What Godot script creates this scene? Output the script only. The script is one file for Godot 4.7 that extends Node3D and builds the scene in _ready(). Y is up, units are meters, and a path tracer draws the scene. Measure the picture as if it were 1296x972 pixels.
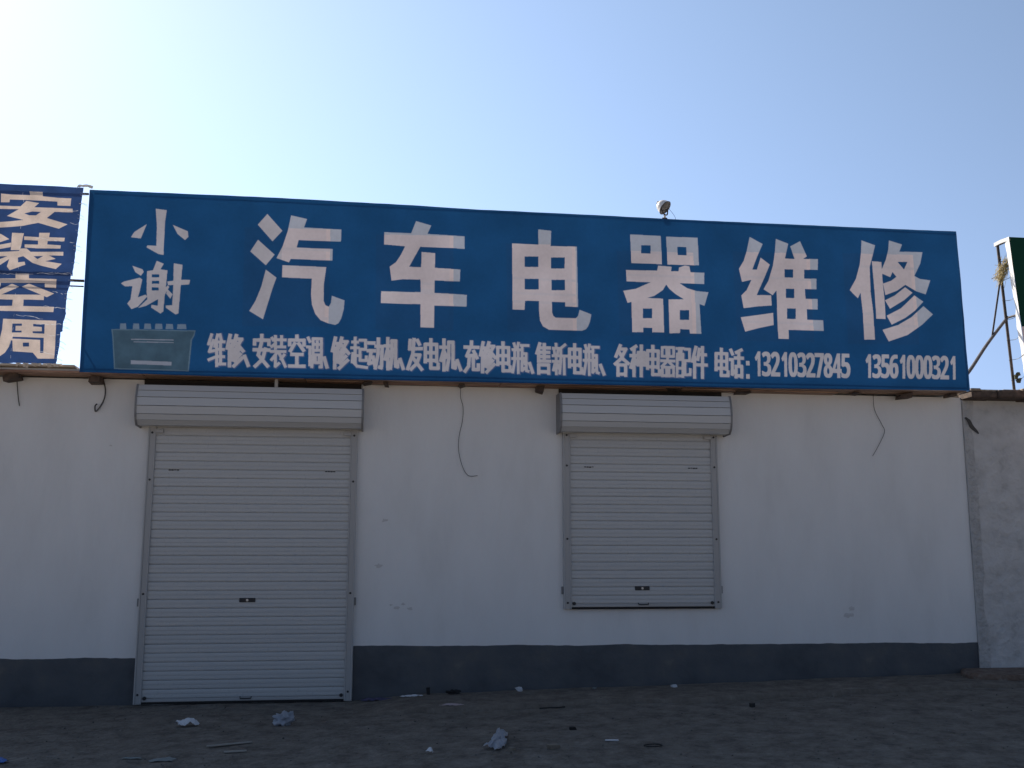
extends Node3D
# A closed car-electrics workshop seen against the light: white wall in shade, two roller shutters, a long banner.
const SUN_ENERGY := 1.6
const EXPOSURE := 1.8
const SKY_LEVEL := 0.229
const SKY_B := 0.30
const SKY_C := 6.0
const SKY_D := 1.5
const BACKLIGHT := 0.47
const MAIN_CHARACTERS := [[1, [1854,206,2019,387,1919,508,1758,330]],
	[1, [1767,495,1947,653,1859,774,1691,628]],
	[1, [1861,821,1975,905,1936,1032,1892,1203,1852,1362,1707,1277,1766,1165,1821,1007]],
	[1, [2104,212,2274,245,2246,339,2642,348,2641,483,2193,483,2175,565,2556,568,2555,697,2117,694,2099,733,1967,691,2027,557,2076,381]],
	[1, [2032,765,2494,771,2475,956,2476,1141,2498,1190,2533,1204,2555,1160,2561,1084,2697,1131,2691,1233,2666,1334,2640,1384,2607,1402,2531,1387,2449,1355,2392,1286,2355,1188,2342,1074,2346,906,2033,900]],
	[1, [3444,220,3611,264,3570,362,3977,372,3978,514,3494,511,3378,738,3507,740,3509,568,3657,576,3656,740,3933,749,3929,884,3655,881,3654,1019,4007,1029,4004,1161,3656,1160,3654,1406,3508,1405,3507,1152,3081,1155,3083,1022,3507,1018,3502,877,3312,881,3191,902,3168,746,3235,694,3287,607,3330,512,3102,499,3104,360,3393,362]],
	[1, [4795,253,4941,263,4935,437,5230,433,5239,1120,5094,1118,5095,1070,4947,1069,4949,1189,4962,1228,4988,1247,5212,1247,5238,1219,5255,1150,5387,1199,5370,1282,5349,1335,5323,1369,5283,1385,4909,1385,4844,1350,4812,1286,4803,1180,4803,1068,4649,1069,4642,1172,4509,1174,4503,425,4797,427]],
	[0, [4643,568,4797,561,4797,680,4643,686]],
	[0, [4939,567,5092,561,5091,687,4939,693]],
	[0, [4643,822,4801,816,4801,936,4643,942]],
	[0, [4943,822,5093,816,5092,934,4943,939]],
	[1, [5836,270,6188,274,6193,605,5843,602]],
	[1, [6251,279,6619,274,6623,599,6256,605]],
	[1, [6148,622,6306,629,6296,680,6385,676,6390,634,6459,607,6512,616,6523,682,6684,681,6678,814,6396,815,6478,867,6583,896,6725,906,6673,1065,6616,1046,6628,1386,6497,1385,6492,1341,6387,1339,6384,1384,6262,1392,6259,1006,6436,997,6345,944,6274,888,6236,837,6196,903,6096,972,6018,996,6197,1000,6201,1383,6067,1385,6068,1336,5967,1336,5966,1385,5842,1389,5838,1046,5794,1058,5747,922,5890,895,5995,845,6060,817,5787,814,5782,683,6136,680]],
	[0, [5959,392,6067,390,6065,486,5957,487]],
	[0, [6377,394,6481,392,6481,488,6378,489]],
	[0, [5966,1119,6070,1116,6067,1225,5964,1228]],
	[0, [6388,1124,6495,1120,6492,1230,6385,1233]],
	[1, [7236,236,7388,313,7313,474,7254,619,7308,617,7357,475,7462,554,7398,700,7343,815,7296,914,7465,911,7469,1030,7299,1046,7134,1074,7111,928,7176,864,7238,741,7125,769,7093,618,7153,523,7193,407]],
	[1, [7094,1180,7482,1114,7482,1255,7318,1293,7142,1343]],
	[1, [7547,246,7694,297,7647,475,7764,474,7716,328,7836,262,7911,439,7866,470,8044,465,8037,593,7875,596,7871,699,8018,697,8012,820,7877,822,7878,936,8021,934,8015,1057,7887,1058,7887,1180,8076,1180,8075,1305,7656,1306,7654,1413,7530,1413,7529,1163,7531,852,7484,910,7378,845,7440,741,7498,567,7530,394]],
	[0, [7637,602,7742,598,7738,693,7633,697]],
	[0, [7645,828,7748,824,7743,932,7640,936]],
	[0, [7649,1058,7755,1054,7749,1176,7644,1179]],
	[1, [8579,223,8743,276,8704,399,8659,541,8655,834,8674,1111,8675,1392,8551,1395,8549,1115,8532,847,8497,915,8405,821,8484,687,8539,517,8564,362]],
	[1, [8690,470,8805,474,8809,717,8818,912,8818,1148,8704,1149,8702,833,8693,596]],
	[1, [8918,209,9078,251,9038,340,9324,334,9284,475,9201,626,9264,659,9391,674,9325,842,9211,808,9085,736,8979,809,8832,867,8811,731,8914,693,8981,644,8935,589,8905,652,8804,613,8804,563,8860,449,8901,320]],
	[1, [9080,764,9166,828,9059,918,8877,1027,8822,929,8947,866]],
	[1, [9186,858,9290,930,9181,1039,9060,1127,8890,1212,8832,1109,9010,1017]],
	[1, [9286,983,9396,1077,9257,1204,9076,1327,8842,1409,8773,1276,8969,1212,9133,1117]],
	[0, [9006,466,9126,461,9079,553]]]
const SHOP_NAME := [[1, [701,206,815,217,804,345,808,709,759,703,632,635,640,614,731,614,723,390]],
	[1, [620,380,570,540,469,532,500,471]],
	[1, [884,375,1041,438,1050,499,1017,537,937,473]],
	[1, [502,838,607,873,620,902,593,944,534,906]],
	[1, [397,1031,427,1010,584,964,610,983,592,1104,577,1175,651,1143,671,1162,583,1275,519,1303,473,1244,504,1198,514,1057,440,1062]],
	[1, [744,776,817,804,787,866,857,873,850,1055,867,1035,885,1050,844,1136,839,1316,812,1341,715,1280,717,1250,779,1258,779,1188,667,1262,584,1289,672,1192,660,1112,652,891,712,879]],
	[1, [916,794,1006,807,1001,969,1092,966,1083,1017,1000,1026,991,1331,963,1344,861,1276,860,1252,924,1246,924,1028,871,1034,860,994,922,982]],
	[1, [868,1075,922,1129,901,1178,857,1125]],
	[0, [703,924,776,921,778,953,704,956]],
	[0, [707,994,780,991,782,1021,708,1024]],
	[0, [710,1064,778,1062,780,1094,712,1096]]]
const BATTERY_BODY := [[1, [329,1517,1173,1506,1163,1566,1142,1606,1125,1943,380,1935,345,1599]]]
const BATTERY_FACE := [[1, [345,1528,1163,1518,1151,1562,1127,1606,1113,1929,391,1923,356,1595]]]
const BATTERY_CAPS := [[1, [416,1455,472,1454,481,1514,414,1516]],
	[1, [547,1453,603,1452,611,1510,544,1512]],
	[1, [659,1451,720,1450,729,1507,656,1509]],
	[1, [767,1449,833,1448,841,1504,765,1506]],
	[1, [874,1447,940,1446,948,1500,871,1503]],
	[1, [987,1445,1072,1444,1080,1496,984,1499]]]
const BATTERY_STRIPS := [[1, [541,1839,947,1845,948,1884,543,1878]],
	[1, [532,1615,958,1611,958,1621,532,1625]],
	[1, [558,1642,959,1639,960,1647,558,1650]]]
const SIDE_CHARACTERS := [[1, [533,141,640,147,823,147,810,105,944,107,949,153,1095,163,1232,161,1230,246,1101,247,1098,205,952,201,624,201,622,232,539,236]],
	[1, [789,210,916,227,871,274,1254,275,1256,314,1077,317,1004,386,1212,443,1128,494,921,440,770,479,552,506,513,500,509,453,775,417,609,381,718,302,517,309,515,273,735,271]],
	[1, [670,556,787,557,765,740,670,742]],
	[1, [518,563,567,576,647,625,563,660,514,636]],
	[1, [509,699,668,661,667,708,513,745]],
	[1, [792,591,937,592,936,545,1040,540,1036,588,1194,589,1191,627,1026,630,1024,667,1161,672,1158,708,940,712,806,710,803,676,933,671,930,629,795,629]],
	[1, [515,769,751,749,773,721,826,719,866,752,1191,742,1194,784,1051,786,1121,820,1017,847,1184,870,1128,929,982,898,894,871,824,821,798,802,747,819,751,871,817,861,827,894,676,957,646,917,663,838,582,903,526,916,522,864,641,808,518,813]],
	[0, [779,347,855,322,942,323,896,362,829,365]],
	[0, [898,798,994,792,939,827]],
	[1, [743,995,874,990,878,1041,1148,1039,1149,1135,1039,1130,1036,1085,608,1097,609,1139,529,1141,522,1054,747,1046]],
	[1, [716,1103,789,1132,629,1217,538,1250,535,1212]],
	[1, [882,1097,1133,1191,1064,1232,813,1131]],
	[1, [559,1221,1035,1207,1036,1263,840,1265,842,1333,1143,1332,1140,1388,548,1390,545,1343,733,1333,734,1269,563,1271]],
	[1, [658,1472,1177,1479,1180,1873,1020,1875,969,1815,774,1806,765,1695,750,1695,735,1759,699,1823,632,1875,582,1826,638,1711,657,1584]],
	[1, [322,1492,406,1515,423,1591,363,1567]],
	[1, [298,1632,438,1628,451,1792,517,1739,532,1789,436,1892,399,1868,384,1680,302,1682]],
	[0, [752,1520,843,1517,845,1540,784,1542,787,1593,846,1591,848,1610,753,1613]],
	[0, [953,1518,1066,1518,1067,1616,954,1613,953,1594,1042,1591,1038,1547,955,1543]],
	[0, [763,1657,1064,1658,1069,1813,1039,1814,1030,1681,764,1676]],
	[0, [867,1715,926,1713,929,1753,870,1755]]]
const SERVICE_ROW := [["维", [1290,1534,1475,1533,1307,1884]],
	["修", [1486,1533,1660,1532,1501,1883]],
	["、", [1660,1531,1725,1530,1674,1881]],
	["安", [1758,1532,1934,1531,1772,1882]],
	["装", [1934,1531,2099,1530,1947,1881]],
	["空", [2121,1530,2298,1529,2133,1880]],
	["调", [2309,1530,2475,1529,2320,1879]],
	["、", [2487,1527,2536,1527,2497,1878]],
	["修", [2571,1529,2755,1528,2581,1879]],
	["起", [2766,1528,2946,1527,2775,1878]],
	["动", [2946,1527,3115,1526,2954,1877]],
	["机", [3126,1526,3273,1525,3133,1876]],
	["、", [3285,1524,3342,1524,3291,1874]],
	["发", [3364,1525,3535,1524,3370,1875]],
	["电", [3547,1525,3707,1524,3552,1874]],
	["机", [3718,1524,3891,1523,3723,1874]],
	["、", [3895,1522,3960,1522,3899,1872]],
	["充", [3976,1537,4145,1536,3979,1883]],
	["修", [4149,1537,4324,1536,4152,1883]],
	["电", [4331,1536,4487,1535,4332,1883]],
	["瓶", [4498,1536,4686,1535,4499,1884]],
	["、", [4686,1534,4744,1533,4685,1883]],
	["售", [4761,1535,4933,1534,4760,1884]],
	["新", [4944,1534,5110,1533,4943,1885]],
	["电", [5122,1534,5276,1533,5119,1885]],
	["瓶", [5288,1533,5467,1532,5284,1885]],
	["、", [5472,1531,5539,1531,5467,1884]],
	["各", [5639,1532,5803,1531,5634,1886]],
	["种", [5815,1531,5984,1531,5808,1886]],
	["电", [5996,1531,6153,1530,5988,1886]],
	["器", [6160,1530,6323,1529,6152,1887]],
	["配", [6331,1530,6502,1529,6322,1887]],
	["件", [6511,1529,6690,1528,6502,1888]],
	["电", [6778,1542,6939,1542,6768,1876]],
	["话", [6946,1540,7112,1539,6935,1876]]]
const PHONE_ROW := [["13210327845", [7228,1563,8369,1562,7217,1847]], ["13561000321", [8535,1563,9663,1558,8519,1838]], [":", [7136,1687,7183,1688,7130,1866]]]
# brush strokes of the printed row on a 100 x 100 square: x0, y0, x1, y1 each
const STROKES := {
	"维": [[25,3,8,32],[8,32,28,30],[35,20,12,55],[12,55,38,52],[8,80,40,72],[58,3,42,40],[52,28,52,98],[70,2,78,20],[52,25,95,25],[52,48,92,48],[52,70,92,70],[52,92,98,92],[73,25,73,92]],
	"修": [[22,3,5,45],[18,35,18,98],[35,20,35,80],[58,3,42,35],[55,15,90,15],[88,15,45,55],[55,25,98,52],[72,48,45,68],[82,60,45,82],[92,72,42,98]],
	"、": [[15,66,75,96]],
	"安": [[50,0,50,14],[8,30,8,16],[8,16,92,16],[92,16,92,30],[48,24,30,62],[30,62,85,96],[72,42,55,75],[55,75,10,97],[5,46,95,46]],
	"装": [[10,8,20,16],[32,2,32,42],[8,36,30,26],[44,14,96,14],[70,2,70,36],[48,36,92,36],[5,50,95,50],[45,52,8,76],[32,62,32,96],[32,96,55,86],[55,54,95,96],[88,60,66,74]],
	"空": [[50,0,50,12],[8,30,8,14],[8,14,92,14],[92,14,92,30],[38,24,12,48],[60,24,90,46],[18,58,82,58],[50,58,50,94],[6,94,94,94]],
	"调": [[10,5,22,18],[4,34,22,34],[22,34,22,90],[22,90,36,78],[42,8,42,60],[42,60,34,96],[42,8,94,8],[94,8,94,95],[94,95,82,95],[54,26,82,26],[68,16,68,44],[52,44,84,44],[56,58,56,82],[56,58,80,58],[80,58,80,82],[56,82,80,82]],
	"起": [[12,16,46,16],[29,2,29,50],[6,34,50,34],[16,50,12,78],[30,38,30,84],[30,58,48,58],[14,76,40,90],[40,90,98,94],[56,10,90,10],[90,10,90,38],[58,38,90,38],[58,38,58,72],[58,72,94,72],[94,72,94,60]],
	"动": [[8,18,44,18],[4,42,48,42],[26,42,10,82],[10,82,44,76],[36,60,48,88],[52,28,94,28],[94,28,88,94],[88,94,74,92],[70,4,68,50],[68,50,50,96]],
	"机": [[4,26,46,26],[26,2,26,98],[25,34,6,68],[28,40,44,58],[56,10,56,60],[56,60,44,96],[56,10,82,10],[82,10,82,88],[82,88,96,90],[96,90,96,72]],
	"发": [[22,6,18,34],[18,34,94,32],[66,6,80,20],[46,3,38,50],[38,50,6,96],[34,52,82,52],[82,52,64,78],[64,78,26,97],[40,62,94,97]],
	"电": [[10,18,10,74],[10,18,86,18],[86,18,86,72],[10,44,86,44],[10,68,86,68],[47,2,47,92],[47,92,96,92],[96,92,96,78]],
	"充": [[50,2,50,16],[6,20,94,20],[40,24,20,48],[20,48,80,44],[64,32,86,54],[36,54,32,80],[32,80,8,97],[62,52,62,90],[62,90,94,90],[94,90,94,74]],
	"瓶": [[14,4,22,18],[40,2,34,20],[6,24,50,24],[4,52,52,52],[18,24,18,60],[18,60,6,96],[38,24,38,98],[54,10,98,10],[62,10,60,90],[60,90,76,82],[62,36,84,36],[84,36,86,90],[86,90,98,92],[72,50,78,70]],
	"售": [[28,2,8,34],[20,20,20,60],[22,16,92,16],[22,30,88,30],[22,44,88,44],[22,58,94,58],[56,4,56,58],[20,70,20,98],[20,70,84,70],[84,70,84,98],[20,92,84,92]],
	"新": [[26,2,28,14],[6,16,48,16],[14,22,18,36],[40,22,36,36],[4,40,50,40],[6,58,50,58],[27,40,27,98],[18,66,8,86],[36,66,46,80],[88,4,58,16],[58,16,58,56],[58,56,50,96],[58,40,98,40],[80,40,80,98]],
	"各": [[40,2,10,38],[34,14,78,14],[78,14,46,44],[46,44,4,62],[30,22,60,46],[60,46,96,60],[24,64,24,98],[24,64,76,64],[76,64,76,98],[24,93,76,93]],
	"种": [[40,4,8,14],[4,34,46,34],[26,10,26,98],[25,40,4,72],[30,44,46,60],[54,24,54,64],[54,24,94,24],[94,24,94,64],[54,60,94,60],[74,2,74,98]],
	"器": [[10,6,10,34],[10,6,42,6],[42,6,42,34],[10,34,42,34],[58,6,58,34],[58,6,90,6],[90,6,90,34],[58,34,90,34],[4,48,96,48],[50,36,44,50],[44,50,8,66],[54,50,92,66],[12,68,12,96],[12,68,42,68],[42,68,42,96],[12,94,42,94],[58,68,58,96],[58,68,90,68],[90,68,90,96],[58,94,90,94]],
	"配": [[4,8,52,8],[10,26,10,97],[10,26,48,26],[48,26,48,97],[22,8,22,44],[36,8,36,44],[10,94,48,94],[10,70,48,70],[60,10,92,10],[92,10,92,46],[62,46,92,46],[62,46,62,90],[62,90,97,90],[97,90,97,72]],
	"件": [[28,2,6,48],[20,34,20,98],[50,8,40,42],[46,26,92,26],[36,58,97,58],[70,2,70,98]],
	"话": [[10,5,24,20],[4,38,22,38],[22,38,22,88],[22,88,36,76],[88,4,48,14],[40,32,97,32],[68,10,68,60],[48,60,48,97],[48,60,88,60],[88,60,88,97],[48,92,88,92]],
}
const SIGN_LEFT := -3.06     # print of the long banner: metres from its upper left corner
const SIGN_TOP := 5.31
const SIGN_WIDE := 9.83
const SIGN_HIGH := 2.03
const SIGN_DEPTH := 0.35
const SIDE_LEFT := -4.45
const SIDE_TOP := 5.34
const SIDE_WIDE := 1.40
const SIDE_HIGH := 2.00

var rng := RandomNumberGenerator.new()
var relief := FastNoiseLite.new()
var folds := FastNoiseLite.new()
var M := {}
var taken := {}


# ---------------------------------------------------------------- helpers
func lin(r: float, g: float, b: float) -> Color:
	return Color(r, g, b).linear_to_srgb()


func mat(called: String, c: Color, rough := 0.8, metal := 0.0) -> StandardMaterial3D:
	var m := StandardMaterial3D.new()
	m.resource_name = called
	m.albedo_color = c
	m.roughness = rough
	m.metallic = metal
	M[called] = m
	return m


func ramp(stops: Array) -> Gradient:
	var g := Gradient.new()
	g.offsets = PackedFloat32Array(stops.map(func(s): return s[0]))
	g.colors = PackedColorArray(stops.map(func(s): return s[1]))
	return g


func noise_tex(sd: int, freq: float, octaves: int, stops: Array, size := 1024, gain := 0.55) -> NoiseTexture2D:
	var n := FastNoiseLite.new()
	n.seed = sd
	n.frequency = freq
	n.fractal_octaves = octaves
	n.fractal_gain = gain
	var t := NoiseTexture2D.new()
	t.width = size
	t.height = size
	t.seamless = true
	t.noise = n
	if stops:
		t.color_ramp = ramp(stops)
	return t


func triplanar(m: StandardMaterial3D, metres: float) -> void:
	m.uv1_triplanar = true
	m.uv1_world_triplanar = true
	m.uv1_scale = Vector3.ONE / metres


func numbered(called: String) -> String:
	var n: int = taken.get(called, 0)
	taken[called] = n + 1
	return called if n == 0 else "%s_%03d" % [called, n]


func thing(called: String, label: String, category: String, at := Vector3.ZERO, group := "") -> Node3D:
	var o := Node3D.new()
	o.name = numbered(called)
	add_child(o)
	o.position = at
	tag(o, label, category, group)
	return o


func tag(o: Node3D, label: String, category: String, group := "") -> Node3D:
	o.set_meta("label", label)
	o.set_meta("category", category)
	if group:
		o.set_meta("group", group)
	return o


func piece(called: String, mesh: Mesh, m: Material, parent: Node = null) -> MeshInstance3D:
	var o := MeshInstance3D.new()
	o.mesh = mesh
	o.material_override = m
	if parent == null:
		o.name = numbered(called)
		add_child(o)
	else:
		o.name = called
		parent.add_child(o, true)
	return o


func begin() -> SurfaceTool:
	var st := SurfaceTool.new()
	st.begin(Mesh.PRIMITIVE_TRIANGLES)
	return st


func tri(st: SurfaceTool, a: Vector3, b: Vector3, c: Vector3) -> void:   # counter-clockwise seen from outside
	var n := (b - a).cross(c - a).normalized()
	for p in [a, c, b]:
		st.set_normal(n)
		st.add_vertex(p)


func quad(st: SurfaceTool, a: Vector3, b: Vector3, c: Vector3, d: Vector3) -> void:
	tri(st, a, b, c)
	tri(st, a, c, d)


func box(st: SurfaceTool, lo: Vector3, hi: Vector3, b := 0.0) -> void:   # a box with chamfered edges
	var mid := (lo + hi) / 2
	var h := (hi - lo) / 2
	b = minf(b, minf(h.x, minf(h.y, h.z)) * 0.9)
	var face := func(axis: int, s: float, u: float, v: float) -> Vector3:
		var p := Vector3.ZERO
		p[axis] = s * h[axis]
		p[(axis + 1) % 3] = u * (h[(axis + 1) % 3] - b)
		p[(axis + 2) % 3] = v * (h[(axis + 2) % 3] - b)
		return mid + p
	for axis in 3:
		for s in [-1.0, 1.0]:
			quad(st, face.call(axis, s, -1, -s), face.call(axis, s, 1, -s), face.call(axis, s, 1, s), face.call(axis, s, -1, s))
	if b <= 0:
		return
	for axis in 3:
		var a2 := (axis + 1) % 3
		var a3 := (axis + 2) % 3
		for s2 in [-1.0, 1.0]:
			for s3 in [-1.0, 1.0]:
				# edge along axis, between face a2 (side s2) and face a3 (side s3)
				var p := []
				for e in [-1.0, 1.0]:
					p.append(face.call(a2, s2, s3, e))        # u -> a3, v -> axis
					p.append(face.call(a3, s3, e, s2))        # u -> axis, v -> a2
				if s2 * s3 > 0:
					quad(st, p[0], p[1], p[3], p[2])
				else:
					quad(st, p[0], p[2], p[3], p[1])
	for sx in [-1.0, 1.0]:
		for sy in [-1.0, 1.0]:
			for sz in [-1.0, 1.0]:
				var a: Vector3 = face.call(0, sx, sy, sz)
				var c: Vector3 = face.call(1, sy, sz, sx)
				var d: Vector3 = face.call(2, sz, sx, sy)
				if sx * sy * sz > 0:
					tri(st, a, c, d)
				else:
					tri(st, a, d, c)


func box_mesh(lo: Vector3, hi: Vector3, b := 0.0) -> ArrayMesh:
	var st := begin()
	box(st, lo, hi, b)
	return st.commit()


func prism_x(st: SurfaceTool, profile: Array, x0: float, x1: float) -> void:   # profile of (z, y), counter-clockwise seen from +x with z to the left
	var n := profile.size()
	for i in n:
		var a: Vector2 = profile[i]
		var b: Vector2 = profile[(i + 1) % n]
		quad(st, Vector3(x0, a.y, a.x), Vector3(x1, a.y, a.x), Vector3(x1, b.y, b.x), Vector3(x0, b.y, b.x))
	var flat := PackedVector2Array(profile)
	var idx := Geometry2D.triangulate_polygon(flat)
	for k in range(0, idx.size(), 3):
		var a := flat[idx[k]]
		var b := flat[idx[k + 1]]
		var c := flat[idx[k + 2]]
		tri(st, Vector3(x1, a.y, a.x), Vector3(x1, b.y, b.x), Vector3(x1, c.y, c.x))
		tri(st, Vector3(x0, a.y, a.x), Vector3(x0, c.y, c.x), Vector3(x0, b.y, b.x))


func tube(st: SurfaceTool, pts: Array, r: float, sides := 6, r_end := -1.0) -> void:
	if r_end < 0:
		r_end = r
	var rings := []
	for i in pts.size():
		var d: Vector3 = (pts[mini(i + 1, pts.size() - 1)] - pts[maxi(i - 1, 0)]).normalized()
		var u := d.cross(Vector3(0.31, 0.2, 0.93)).normalized()
		var v := d.cross(u)
		var ring := []
		var rr := lerpf(r, r_end, i / float(pts.size() - 1))
		for k in sides:
			var t := TAU * k / sides
			ring.append(pts[i] + (u * cos(t) + v * sin(t)) * rr)
		rings.append(ring)
	for i in pts.size() - 1:
		for k in sides:
			var j := (k + 1) % sides
			quad(st, rings[i][k], rings[i][j], rings[i + 1][j], rings[i + 1][k])
	for k in range(1, sides - 1):
		tri(st, rings[0][0], rings[0][k + 1], rings[0][k])
		tri(st, rings[-1][0], rings[-1][k], rings[-1][k + 1])


func tube_mesh(pts: Array, r: float, sides := 6, r_end := -1.0) -> ArrayMesh:
	var st := begin()
	tube(st, pts, r, sides, r_end)
	return st.commit()


func curve(pts: Array, each := 8) -> Array:      # a smooth line through the points
	var out := []
	for i in pts.size() - 1:
		var a: Vector3 = pts[maxi(i - 1, 0)]
		var b: Vector3 = pts[i]
		var c: Vector3 = pts[i + 1]
		var d: Vector3 = pts[mini(i + 2, pts.size() - 1)]
		for k in each:
			out.append(b.cubic_interpolate(c, a, d, k / float(each)))
	out.append(pts[-1])
	return out


func sheet(nx: int, ny: int, at: Callable, thick := 0.0) -> ArrayMesh:    # at(s, t) -> Vector3, smooth, with UVs
	var st := begin()
	st.set_smooth_group(0)
	for j in ny:
		for i in nx:
			var q := [Vector2(i, j), Vector2(i + 1, j), Vector2(i + 1, j + 1), Vector2(i, j + 1)]
			for k in [0, 1, 2, 0, 2, 3]:
				var s := Vector2(q[k].x / nx, q[k].y / ny)
				st.set_uv(s)
				st.add_vertex(at.call(s.x, s.y))
	st.index()
	st.generate_normals()
	return st.commit()


func pts_of(list: Array, ppm: Vector2, move := Vector2.ZERO) -> PackedVector2Array:
	var out := PackedVector2Array()
	for i in range(0, list.size(), 2):
		out.append((Vector2(list[i], list[i + 1]) / 1000.0 + move) * ppm)
	return out


func fill_poly(im: Image, p: PackedVector2Array, c: Color) -> void:
	var top := INF
	var low := -INF
	for q in p:
		top = minf(top, q.y)
		low = maxf(low, q.y)
	var n := p.size()
	for y in range(maxi(0, int(top)), mini(im.get_height() - 1, int(low) + 1) + 1):
		var yc := y + 0.5
		var xs := []
		for i in n:
			var a := p[i]
			var b := p[(i + 1) % n]
			if (a.y <= yc) != (b.y <= yc):
				xs.append(a.x + (yc - a.y) / (b.y - a.y) * (b.x - a.x))
		xs.sort()
		for k in range(0, xs.size() - 1, 2):
			var x0 := maxi(0, roundi(xs[k]))
			var x1 := mini(im.get_width(), roundi(xs[k + 1]))
			if x1 > x0:
				im.fill_rect(Rect2i(x0, y, x1 - x0, 1), c)


func fill_polys(im: Image, list: Array, ppm: Vector2, move := Vector2.ZERO) -> void:
	for e in list:
		fill_poly(im, pts_of(e[1], ppm, move), Color.WHITE if e[0] else Color.BLACK)


func brush(im: Image, a: Vector2, b: Vector2, w: float) -> void:
	var d := (b - a).normalized() * w / 2
	var n := Vector2(-d.y, d.x)
	fill_poly(im, PackedVector2Array([a - d * 0.7 + n, b + d * 0.7 + n, b + d * 0.7 - n, a - d * 0.7 - n]), Color.WHITE)


func blank(w: int, h: int) -> Image:
	var im := Image.create(w, h, false, Image.FORMAT_L8)
	im.fill(Color.BLACK)
	return im


func bytes_of(im: Image, w: int, h: int) -> PackedByteArray:
	if im.get_width() != w:
		im.resize(w, h, Image.INTERPOLATE_BILINEAR)
	im.convert(Image.FORMAT_L8)
	return im.get_data()


func grain(sd: int, freq: float, octaves: int, w: int, h: int) -> PackedByteArray:
	var n := FastNoiseLite.new()
	n.seed = sd
	n.frequency = freq
	n.fractal_octaves = octaves
	var im := n.get_image(w, h)
	im.convert(Image.FORMAT_L8)
	return im.get_data()


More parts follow.
